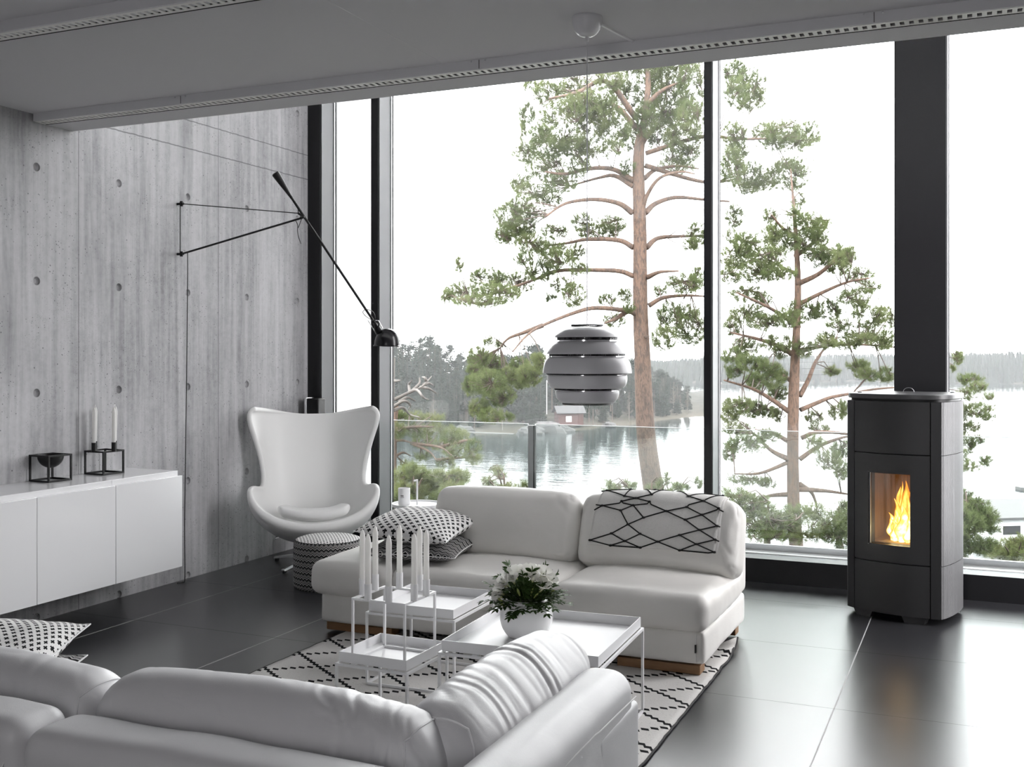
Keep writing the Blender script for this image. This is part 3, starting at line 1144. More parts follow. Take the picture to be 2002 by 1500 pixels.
# ------------------------------------------------------------------ pendant lamp
def pendant():
    ax = at(1148, 692, 4.05)
    cx, cy = ax.x, ax.y
    k = 4.05 / FPX / 6.82           # metres per measured pixel
    zz = lambda y: EYE + (627 - y) * k
    zb = zz(1310)
    r = thing('pendant_lamp', 'grey beehive pendant lamp hanging over the white tables', 'pendant lamp', (cx, cy, ZC))
    Z = lambda y: zz(y) - ZC

    def ring(rows):
        return [(a * k, Z(b)) for a, b in rows]

    rings = [
        [(214, 279), (260, 284), (330, 305), (390, 345), (425, 378), (442, 402), (444, 408), (436, 409)],
        [(398, 462), (425, 474), (470, 515), (510, 565), (535, 605), (543, 622), (543, 630), (533, 631)],
        [(515, 668), (540, 690), (568, 745), (584, 810), (592, 866), (592, 884), (582, 885)],
        [(530, 908), (534, 960), (527, 1010), (510, 1045), (488, 1072), (470, 1082), (462, 1083)],
        [(424, 1118), (425, 1150), (415, 1195), (397, 1232), (372, 1262), (350, 1276), (342, 1277)]]
    for q in rings:
        pts = [Vector((a, 0, b)) for a, b in ring(q)]
        pts = pts[:1] + bez(pts[:-1], 20)[1:] + [pts[-1]]
        o = MB().lathe([(p.x, p.z) for p in pts], 72)
        o.f = [f for f in o.f if len(f) == 4]
        o.mi = o.mi[:len(o.f)]
        o.build('shade_ring', lamp_grey, r, solid=.0012, sharp=50)
    bands = [(216, 236, 279), (404, 408, 463), (508, 630, 668), (545, 884, 909), (440, 1082, 1119), (335, 1276, 1312)]
    for a, y0, y1 in bands:
        a0 = a * k
        ztop, zbot = Z(y0), Z(y1)
        mid = zbot + (ztop - zbot) * .45
        o = MB()
        N = 110
        wv = .7
        for i in range(N):
            t0, t1 = 2 * math.pi * i / N, 2 * math.pi * (i + wv) / N
            o.add([(a0 * math.cos(t), a0 * math.sin(t), z) for t in (t0, t1) for z in (mid, ztop)], [(0, 2, 3, 1)])
        for z0, z1 in ((mid - .0015, mid + .0008), (ztop - .0015, ztop)):
            o.lathe([(a0, z0), (a0, z1)], 72)
            o.f = [f for f in o.f if len(f) == 4]; o.mi = o.mi[:len(o.f)]
        o.build('slotted_ring', black_metal, r, solid=.0008, smooth=False, recalc=False)
    # inner reflector stack, bright white metal
    inn = MB()
    for a, y0, y1 in ((395, 409, 462), (500, 631, 668), (520, 885, 908), (428, 1083, 1118)):
        inn.lathe([(a * k * .96, Z(y1 + 8)), (a * k * .96, Z(y0 - 8))], 60)
    inn.f = [f for f in inn.f if len(f) == 4]; inn.mi = inn.mi[:len(inn.f)]
    inn.build('inner_reflector', chrome, r, recalc=False)
    MB().lathe([(.0001, Z(236)), (.0415, Z(236)), (.0415, Z(243)), (.0001, Z(243))], 40).build('top_cap', lamp_grey, r)
    MB().lathe([(.0001, Z(700)), (.03, Z(720)), (.035, Z(800)), (.028, Z(880)), (.0001, Z(900))], 24).build('bulb', white_matte, r)
    MB().tube([(0, 0, -.078), (0, 0, Z(240))], .0022, 8).build('cord', lamp_grey, r)
    # canopy
    R0 = .0575
    pr = [(R0, -.004), (R0, -.001), (.0001, -.001)]
    cv = [(R0 * math.cos(a) ** .75, -.004 - .071 * math.sin(a)) for a in np.linspace(0, math.pi / 2 - .05, 18)] + [(.0001, -.0755)]
    MB().lathe(list(reversed(cv)) + [(R0 - .002, -.0001), (.0001, -.0001)], 48).build('canopy', lamp_grey, r)
    MB().lathe([(.0001, -.094), (.004, -.093), (.0068, -.088), (.0068, -.073), (.0001, -.073)], 16).build('cord_grip', lamp_grey, r)
    # flat conduit over to the ceiling band
    yb = 4.19 - cy
    MB().span((.0, .045, -.0075), (.011, yb + .0, -.0005)).build('cable_conduit', white_metal, r, rotz=R_(-10), smooth=False)
    return r


pendant()

# ------------------------------------------------------------------ round side table with a scented candle
st = thing('side_table', 'small round white tray table with an upright handle behind the sofa', 'side table', (-3.395, 6.24, 0))
ZT_ = .428
MB().lathe([(.0001, ZT_), (.158, ZT_), (.160, ZT_ + .008), (.166, ZT_ + .009), (.166, ZT_ - .008), (.162, ZT_ - .012), (.0001, ZT_ - .012)], 64).build('table_top', white_metal, st)
MB().tube([(0, 0, .012), (0, 0, ZT_ + .165)], .0062, 14).build('pole', white_metal, st)
MB().tube([(.0, 0, ZT_ + .158), (-.012, -.022, ZT_ + .158)], .0062, 12).build('handle', white_metal, st)
MB().lathe([(.0001, 0), (.13, 0), (.13, .006), (.015, .012), (.0001, .012)], 48).build('base', white_metal, st)
cj_ = thing('scented_candle', 'white scented candle jar with a small dark label on the round table', 'candle jar', (-3.395 - .072, 6.24 - .045, ZT_ + .0005))
MB().lathe([(.0001, 0), (.036, 0), (.0385, .004), (.0395, .108), (.037, .110), (.0365, .085), (.0001, .084)], 36).build('jar', white_metal, cj_)
lab = MB()
ang0 = math.atan2(CAM_F.y * -1, -CAM_F.x) - .25
def curved(mb, r, z0, z1, a0, a1, n=8):
    rows = [[(r * math.cos(a), r * math.sin(a), z) for a in np.linspace(a0, a1, n)] for z in (z0, z1)]
    mb.sheet(rows)
# two short lines of print
w = .018
xx = -.26
for k, wl in enumerate((.055, .045, .06, .05, .055, .05, .045)):
    curved(lab, .0397, .058, .066, ang0 + xx, ang0 + xx + wl, 3); xx += wl + .022
xx = -.30
for k in range(10):
    curved(lab, .0397, .049, .0515, ang0 + xx, ang0 + xx + .045, 3); xx += .062
lab.build('label_print', zipc, cj_, smooth=False, recalc=False)

# ------------------------------------------------------------------ pouf
def pouf():
    r = thing('pouf', 'round black and white zigzag knit pouf beside the white lounge chair', 'pouf', (-3.66, 5.59, 0))
    R0, H = .208, .290
    n = 96
    prof = [(R0 - .012, .0), (R0 - .002, .012), (R0, .03), (R0 + .003, H * .5), (R0, H - .03), (R0 - .004, H - .010), (R0 - .014, H - .002)]
    pts = bez([Vector((a, 0, b)) for a, b in prof], 40)
    vs, fs, uvs = [], [], []
    for p in pts:
        for k in range(n):
            a = 2 * math.pi * k / n
            vs.append((p.x * math.cos(a), p.x * math.sin(a), p.z))
    m = len(pts)
    mb = MB()
    for i in range(m - 1):
        for k in range(n):
            fs.append((i * n + k, i * n + (k + 1) % n, (i + 1) * n + (k + 1) % n, (i + 1) * n + k))
            for (kk, ii) in ((k, i), (k + 1, i), (k + 1, i + 1), (k, i + 1)):
                uvs.append((kk / n * .027 * 48, pts[ii].z))
    mb.add(vs, fs)
    o = mb.build('side_cover', zigzag_pouf, r, recalc=False, sharp=0)
    uvl = o.data.uv_layers.new(name='UVMap')
    uvl.data.foreach_set('uv', [c for q in uvs for c in q])
    # top with the same knit seen flat
    t = MB()
    pr = [(R0 - .014, H - .002), (R0 * .8, H + .008), (R0 * .4, H + .014), (.0001, H + .016)]
    t.lathe(pr, n)
    t.f = [f for f in t.f if len(f) == 4]; t.mi = t.mi[:len(t.f)]
    o = t.build('top_cover', pouf_top, r, recalc=False, sharp=0)
    uvl = o.data.uv_layers.new(name='UVMap')
    for li, lp in enumerate(o.data.loops):
        c = o.data.vertices[lp.vertex_index].co
        uvl.data[li].uv = (c.x * .9, c.y * .9)
    MB().lathe([(.0001, 0), (R0 - .012, 0), (R0 - .012, .004), (.0001, .004)], 48).build('underside', dark_gap, r)


pouf()

# ------------------------------------------------------------------ upholstery
def stitch_line(name, pts, parent, r=.0016, mat=None):
    return MB().tube(pts, r, 6).build(name, mat or thread, parent)


def folds(amp, cells, seed, axis=0, skew=.6):
    """soft creases running across a cushion"""
    def fn(p, u):
        q = Vector((p.x * 5 + seed, p.y * 5, p.z * 5))
        a = fbm(q, 1.0, 3)
        t = p[axis] * cells + skew * p.z * cells + a * 1.3
        f = abs(math.sin(t * math.pi)) ** .6
        w = amp * (f - .5) * (.5 + fbm(q, .5, 2))
        n = Vector((u[0] if axis != 0 else 0, u[1] if axis != 1 else 0, u[2]))
        n = n.normalized() if n.length > 1e-6 else Vector((0, 0, 1))
        return p + n * w
    return fn


def soft_noise(amp, sc, seed):
    def fn(p, u):
        q = p + Vector((seed, seed * .7, 0))
        a = fbm(q, sc, 3)
        n = Vector(u)
        n = n.normalized() if n.length > 1e-6 else Vector((0, 0, 1))
        return p + n * a * amp
    return fn


SOFA = Vector((-2.09, 5.05, 0))


def sofa():
    r = thing('sofa', 'cream leather sofa with two back cushions facing the room by the windows', 'sofa', SOFA)
    O = SOFA

    def blk(name, a, b, rad, n, puff=(0, 0, 0), fn=None, mat=leather_far):
        a, b = Vector(a), Vector(b)
        o = soft_box(b - a, rad, n, puff, fn).build(name, mat, r, (a + b) / 2 - O, sharp=0, sub=1)
        return o

    blk('base', (-3.075, 4.625, .058), (-1.095, 5.50, .208), .022, (60, 30, 10), (.006, .012, 0), soft_noise(.004, 4, 1))
    blk('seat_cushion', (-3.11, 4.565, .205), (-2.645, 5.49, .372), .055, (30, 44, 14), (.012, .01, .030), soft_noise(.006, 4, 2))
    blk('seat_cushion', (-2.650, 4.575, .205), (-1.80, 5.40, .370), .055, (44, 44, 14), (.012, .012, .022), soft_noise(.006, 3.5, 5))
    blk('seat_cushion', (-1.805, 4.575, .205), (-1.075, 5.40, .370), .055, (44, 44, 14), (.012, .012, .022), soft_noise(.006, 3.5, 9))
    blk('back_frame', (-2.66, 5.335, .21), (-1.085, 5.50, .60), .035, (50, 12, 20), (0, .01, 0), soft_noise(.004, 4, 3))

    def back(x0, x1, seed, h=.36):
        T = .20
        fold = folds(.010, 5, seed, 0, 1.2)

        def fn(p, u):
            e = max(0, abs(u[0]) - .55) / .45
            q = fold(p, u)
            k = .25 + .9 * e * (1 if u[0] > 0 else .7)
            p = p + (q - p) * k
            # slumped top corners
            p.z -= .010 * max(0, abs(u[0]) - .72) / .28 * (1 if u[2] > 0 else 0)
            return p
        o = soft_box((x1 - x0, T, h), .062, (56, 20, 32), (.006, .034, .018), fn).build('back_cushion', leather_far, r, sharp=0, sub=1)
        o.location = Vector(((x0 + x1) / 2, 5.165, .522)) - O
        o.rotation_euler = (R_(-19), 0, 0)
        return o

    b1 = back(-2.675, -1.855, 3)
    b2 = back(-1.845, -1.040, 8, .365)
    # wooden feet
    for x0, x1, y0, y1 in ((-3.06, -2.68, 4.66, 4.74), (-1.50, -1.12, 4.64, 4.73), (-3.04, -2.7, 5.35, 5.43), (-1.3, -1.115, 5.36, 5.44)):
        MB().span((x0 - O.x, y0 - O.y, .012), (x1 - O.x, y1 - O.y, .052)).build('foot', oak, r, bevel=.003)
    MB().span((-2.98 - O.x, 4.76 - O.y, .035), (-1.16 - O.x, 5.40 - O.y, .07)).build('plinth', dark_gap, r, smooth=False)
    # black loop label at the corner of the base
    MB().span((-1.137 - O.x, 4.610 - O.y, .115), (-1.131 - O.x, 4.622 - O.y, .150)).build('fabric_tag', zipc, r, smooth=False)
    stitch_line('corner_seam', [(-1.134 - O.x, 4.6225 - O.y, .07), (-1.134 - O.x, 4.618 - O.y, .13), (-1.133 - O.x, 4.621 - O.y, .198)], r, .0016)
    # seam along the right-hand seat edge
    y = np.linspace(4.62, 5.15, 12)
    return r, b2


sofa_root, cushion_right = sofa()
bpy.context.view_layer.update()


def project(P):
    P = np.asarray(P) - np.array(CAM_C)
    d = P @ np.array(CAM_F)
    return np.stack([1001 + FPX * (P @ np.array(CAM_R)) / d, HORIZON - FPX * (P @ np.array(CAM_U)) / d], -1)


def throw():
    W, T, H, rad = .805, .20, .365, .062
    Mx = Matrix.Translation(Vector((-1.4425, 5.165, .522))) @ Matrix.Rotation(R_(-19), 4, 'X')
    zlo = -.088
    L1 = (H / 2 - rad) - zlo
    L2 = rad * math.pi / 2
    L3 = T - 2 * rad

    def surf(x, s, off=.010):
        ux = max(-1, min(1, x / (W / 2)))
        wx = 1 - ux * ux
        if s < L1:
            z = zlo + s
            uz = z / (H / 2)
            y = -T / 2 - .034 * wx * (1 - uz * uz) * 1.0 - off
            z += .018 * wx * max(0, uz) ** 2
        elif s < L1 + L2:
            a = (s - L1) / rad
            rr = rad + off
            y = -(T / 2 - rad) - rr * math.cos(a)
            z = H / 2 - rad + rr * math.sin(a) + .018 * wx
            uz = (H / 2 - rad) / (H / 2)
            y -= .034 * wx * (1 - uz * uz) * math.cos(a)
        elif s < L1 + L2 + L3:
            t = s - L1 - L2
            y = -(T / 2 - rad) + t
            z = H / 2 + off + .018 * wx
        else:
            a = min(1.45, (s - L1 - L2 - L3) / rad)
            rr = rad + off
            y = (T / 2 - rad) + rr * math.sin(a)
            z = H / 2 - rad + rr * math.cos(a) + .018 * wx
        y -= .004 * math.sin(x * 14 + s * 6)
        return Vector((x, y, z))

    ST = L1 + L2 + L3 + .07
    # extent across: from the photo the left edge leans
    def xl(s): return -.333 + .045 * min(1, s / (L1 + L2)) + .004 * math.sin(s * 30)
    def xr(s): return .298 + .020 * min(1, s / (L1 + L2)) + .003 * math.sin(s * 26)
    ns, nx = 60, 48
    base = Vector((-1.4575, 5.165, 0.5))
    r = thing('throw_blanket', 'white wool throw with a black net pattern draped over the right back cushion', 'blanket', base)
    toL = Matrix.Translation(-base)
    rows, par = [], []
    for i in range(ns + 1):
        s = ST * i / ns
        rows.append([toL @ (Mx @ surf(xl(s) + (xr(s) - xl(s)) * k / nx, s)) for k in range(nx + 1)])
    o = MB().sheet(rows).build('blanket', wool_mat, r, sharp=0, recalc=False)
    sm = o.modifiers.new('Solidify', 'SOLIDIFY'); sm.thickness = .007; sm.offset = 0
    # under fold peeping out at the right edge
    rows = []
    for i in range(ns + 1):
        s = -.006 + (L1 + L2) * i / ns
        rows.append([toL @ (Mx @ surf(x, max(s, 0), .004)) for x in np.linspace(.20, xr(max(s, 0)) + .012, 10)])
    o = MB().sheet(rows).build('under_fold', wool_mat, r, sharp=0, recalc=False)
    sm = o.modifiers.new('Solidify', 'SOLIDIFY'); sm.thickness = .004; sm.offset = 0
    # net pattern
    N = dict(n0=(375, 175), n1=(625, 153), n2=(725, 185), n3=(895, 163), n4=(560, 225), n5=(855, 212), n6=(1085, 193), n7=(690, 247), n8=(1262, 232), n9=(1440, 198),
             n10=(1630, 223), n11=(1425, 282), n12=(540, 287), n13=(830, 292), n14=(325, 328), n15=(662, 328), n16=(520, 378), n17=(770, 455), n18=(1015, 390), n19=(1245, 333),
             n20=(1590, 360), n21=(1405, 430), n22=(1222, 482), n23=(598, 533), n24=(425, 632), n25=(190, 705), n26=(405, 797), n27=(565, 717), n28=(737, 632), n29=(735, 810),
             n30=(925, 725), n31=(1160, 650), n32=(1375, 595), n33=(1570, 548), n34=(1545, 700), n35=(1340, 747), n36=(1160, 833), n37=(1535, 838),
             e0=(235, 378), e1=(250, 316), e2=(312, 180), b1=(480, 827), b2=(560, 840), b3=(660, 836), b4=(1270, 868), b5=(1380, 880), b6=(1470, 866), e3=(1640, 395), e4=(1605, 560), e5=(1590, 715))
    E = ('e2-n0 n0-n1 n0-n4 n1-n2 n2-n4 n2-n3 n2-n5 n3-n6 n5-n6 n4-n7 n7-n5 n7-n12 n7-n13 n12-n14 n12-n15 n13-n15 n14-n16 n15-n16 n15-n17 n16-n23 n17-n23 n17-n18 n13-n18 '
         'n18-n19 n18-n22 n19-n11 n19-n21 n11-n8 n11-n10 n11-n20 n8-n6 n8-n9 n9-n10 n20-n21 n21-n22 n21-n33 n22-n32 n32-n33 n32-n31 n32-n34 n31-n30 n31-n35 n34-n35 n35-n36 '
         'n35-n37 n36-n30 n30-n29 n30-n28 n28-n23 n28-n27 n27-n24 n23-n24 n24-n25 n25-n26 n26-n27 n27-n29 e0-n14 e1-n14 n26-b1 b1-b2 b2-b3 b3-n29 n36-b4 b4-b5 b5-b6 b6-n37 n20-e3 n33-e4 n34-e5').split()
    S_, X_ = np.meshgrid(np.linspace(0, L1 + L2 + .05, 110), np.linspace(-.34, .37, 150), indexing='ij')
    pts = np.array([Mx @ surf(x, s) for s, x in zip(S_.ravel(), X_.ravel())])
    pp = project(pts)
    loc = {}
    for k, (a, b) in N.items():
        q = np.array([1120 + a / 5.561, 930 + b / 5.561])
        i = np.argmin(((pp - q) ** 2).sum(1))
        loc[k] = (X_.ravel()[i], S_.ravel()[i])
    ym, kn = MB(), None
    for e in E:
        a, b = e.split('-')
        (x0, s0), (x1, s1) = loc[a], loc[b]
        ym.tube([toL @ (Mx @ surf(x0 + (x1 - x0) * t, s0 + (s1 - s0) * t, .0145)) for t in np.linspace(0, 1, 9)], .0034, 6)
    for k, (x, s) in loc.items():
        if k[0] == 'n':
            c = toL @ (Mx @ surf(x, s, .0155))
            if kn is None:
                kn = MB().lathe([(.0001, -.006), (.0065, -.004), (.0088, 0), (.0065, .004), (.0001, .006)], 10).build('knot', yarn, r)
                q = kn
            else:
                q = kn.copy(); COL.objects.link(q)
            q.location = c
    ym.build('net_pattern', yarn, r)


throw()


# ------------------------------------------------------------------ scatter cushions
def pillow(name, label, mat, size, thick, loc, rot, group, pin=.08, seed=0, trim=None):
    w, h = size
    r = thing(name, label, 'cushion', loc, 0, group)
    r.rotation_euler = rot
    n = 40
    vs, fs, uv = [], [], []
    for side in (1, -1):
        for i in range(n + 1):
            for j in range(n + 1):
                a = math.sin((2 * i / n - 1) * math.pi / 2) * .4 + (2 * i / n - 1) * .6
                b = math.sin((2 * j / n - 1) * math.pi / 2) * .4 + (2 * j / n - 1) * .6
                t = max(0, (1 - a ** 2) * (1 - b ** 2)) ** .48
                x = a * w / 2 * (1 - pin * (1 - b * b))
                y = b * h / 2 * (1 - pin * (1 - a * a))
                z = side * thick / 2 * t
                z += .006 * fbm((x + seed, y, side * .3), 7, 3) * (t > .05)
                vs.append((x, y, z))
    N = (n + 1) ** 2
    for s in (0, 1):
        for i in range(n):
            for j in range(n):
                q = [s * N + i * (n + 1) + j, s * N + (i + 1) * (n + 1) + j, s * N + (i + 1) * (n + 1) + j + 1, s * N + i * (n + 1) + j + 1]
                if s:
                    q.reverse()
                fs.append(tuple(q))
                for v in q:
                    k = v % N
                    uv.append(((k // (n + 1)) / n * w, (k % (n + 1)) / n * h))
    mb = MB(); mb.add(vs, fs)
    o = mb.build('cover', mat, r, recalc=False, sharp=0, sub=1)
    l = o.data.uv_layers.new(name='UVMap')
    l.data.foreach_set('uv', [c for q in uv for c in q])
    # piped edge
    edge = []
    for i in range(n + 1):
        edge.append(vs[i * (n + 1)])
    for j in range(1, n + 1):
        edge.append(vs[n * (n + 1) + j])
    for i in range(n - 1, -1, -1):
        edge.append(vs[i * (n + 1) + n])
    for j in range(n - 1, 0, -1):
        edge.append(vs[j])
    edge.append(edge[0])
    MB().tube(edge, .0028, 6).build('piping', trim or white_matte, r)
    return r


pillow('scatter_cushion', 'zigzag cushion lying on the far sofa beneath the cross print cushion', zigzag_pillow, (.49, .47), .125, (-2.615, 4.88, .432), (R_(2), R_(0), R_(8)), None, seed=2)
pillow('scatter_cushion', 'white cushion with black crosses lying on top of the zigzag cushion', crosses, (.51, .48), .145, (-2.645, 4.89, .538), (R_(6), R_(3), R_(3)), None, seed=5)

def corner_loc(C, half, rz, tilt):
    ux = Vector((math.cos(rz), math.sin(rz), 0)); uy = Vector((-math.sin(rz), math.cos(rz), 0))
    return C - ux * half - uy * half * math.cos(tilt) - Vector((0, 0, half * math.sin(tilt)))


pillow('scatter_cushion', 'zigzag cushion peeping out behind the near sofa back at far left', zigzag_pillow, (.46, .46), .10, corner_loc(at(166, 1283, 3.22), .225, R_(17), R_(13)), (R_(13), 0, R_(17)), None, seed=9)
pillow('scatter_cushion', 'cross print cushion leaning behind the near sofa back at far left', crosses_small, (.50, .50), .16, corner_loc(at(172, 1222, 3.28), .245, R_(19), R_(13)), (R_(13), 0, R_(19)), None, seed=12)

# ------------------------------------------------------------------ rug
def rug():
    x0, x1, y0, y1 = -2.95, -1.065, 2.95, 5.16
    r = thing('rug', 'white woven rug with black dashed diamond pattern under the tables', 'rug', (-2.932 - .3718 / 24 * 0, 3.701 - .262 / 24, .0))
    nx, ny = 60, 80
    O = Vector(r.location)
    rows = []
    for j in range(ny + 1):
        row = []
        for i in range(nx + 1):
            x = x0 + (x1 - x0) * i / nx
            y = y0 + (y1 - y0) * j / ny
            z = .007 + .0015 * fbm((x, y, 0), 5, 2)
            x += .006 * fbm((x * 2, y * 9, 3), 1, 2) * (1 if i in (0, nx) else 0)
            # curled back right corner
            t = max(0, (x - (x1 - .10)) / .10) * max(0, (y - (y1 - .20)) / .20)
            z += .035 * t * (1 + .5 * math.sin(y * 60))
            row.append(Vector((x, y, z)) - O)
        rows.append(row)
    o = MB().sheet(rows).build('weave', rug_material, r, sharp=0, recalc=False)
    sm = o.modifiers.new('Solidify', 'SOLIDIFY'); sm.thickness = .006; sm.offset = 0
    em = plain('dark_rug_binding', (.05, .05, .05), .9, grain=.5, gscale=120)
    MB().tube([rows[j][nx] + Vector((.002, 0, 0)) for j in range(ny + 1)], .0045, 6).build('bound_edge', em, r)
    MB().tube([rows[j][0] - Vector((.002, 0, 0)) for j in range(ny + 1)], .0045, 6).build('bound_edge', em, r)


rug()

# ------------------------------------------------------------------ tray tables
def tray_table(label, c, s, zr, rot, th=.038):
    r = thing('tray_table', label, 'coffee table', (c[0], c[1], 0.011), R_(rot), 'white tray tables on the rug')
    z1 = zr - .011
    zt = z1 - th
    t = MB()
    h = s / 2
    w = .003
    t.span((-h, -h, zt), (h, h, zt + w))
    t.span((-h, -h, zt + w), (h, -h + w, z1)).span((-h, h - w, zt + w), (h, h, z1))
    t.span((-h, -h + w, zt + w), (-h + w, h - w, z1)).span((h - w, -h + w, zt + w), (h, h - w, z1))
    t.build('tray', white_metal, r, smooth=False)
    f, f2 = MB(), MB()
    b = .0095
    e = h + .006
    zf = zt - .004
    for q in (-e, e):
        f.span((-e - b / 2, q - b / 2, zf - b), (e + b / 2, q + b / 2, zf))
        f.span((q - b / 2, -e + b / 2, zf - b), (q + b / 2, e - b / 2, zf))
        f2.span((-e + b / 2, q - b / 2, 0), (e - b / 2, q + b / 2, b))
        f2.span((q - b / 2, -e + b / 2, 0), (q + b / 2, e - b / 2, b))
    f.build('frame_ring', white_metal, r, smooth=False)
    f2.build('floor_ring', white_metal, r, smooth=False)
    for x in (-.55, .55):
        for y in (-1, 1):
            MB().span((x * h - .01, y * e - .003, zf), (x * h + .01, y * (h - .01) + .003, zt)).build('spacer', white_metal, r, smooth=False)
    for x in (-e, e):
        for y in (-e, e):
            MB().span((x - b / 2, y - b / 2, b), (x + b / 2, y + b / 2, zf - b)).build('leg', white_metal, r, smooth=False)
    return r, zt + w + .011


t2, z2 = tray_table('largest white square tray table carrying the flower pot', (-1.500, 3.765), .588, .385, 2.5)
t1, z1_ = tray_table('middle-sized white tray table with an empty tray beside the sofa', (-2.195, 4.165), .398, .362, 1.5)
t3, z3 = tray_table('smallest lowest white tray table carrying the white candle holder', (-2.050, 3.575), .292, .305, -1.5)

# ------------------------------------------------------------------ white cube candle holder with eight candles
KC = Vector((-2.028, 3.548, z3 + .0005))
kb = thing('candle_holder', 'white cube wire candle holder with eight sockets on the lowest tray', 'candle holder', KC, R_(-1.5))
KH = .510 - KC.z
cube_frame(MB(), .232, KH, .0082).build('frame', white_metal, kb, smooth=False)
e = .113
spots = [(-.045, -e, 'near side, left of two'), (.045, -e, 'near side, right of two'), (e, -.045, 'right side, front of two'), (e, .045, 'right side, back of two'),
         (.045, e, 'far side, right of two'), (-.045, e, 'far side, left of two'), (-e, .045, 'left side, back of two'), (-e, -.045, 'left side, front of two')]
first8 = None
for x, y, w in spots:
    s_ = MB().lathe([(.0001, -.004), (.0135, -.004), (.0135, .058), (.0122, .058), (.0122, .012), (.0001, .012)], 24, (x, y, KH)).build('socket', white_metal, kb)
    p = KC + Matrix.Rotation(R_(-1.5), 3, 'Z') @ Vector((x, y, KH + .0125))
    lab_ = 'unlit white candle in the white cube holder, ' + w
    if first8 is None:
        first8 = thing('candle', lab_, 'candle', p, 0, 'candles in the white cube holder')
        candle_mesh(.232, .0112).build('stick', wax, first8)
        MB().tube([(0, 0, .230), (0, 0, .237)], .001, 6).build('wick', wax, first8)
    else:
        q = copy_tree(first8); q.location = p; q['label'] = lab_

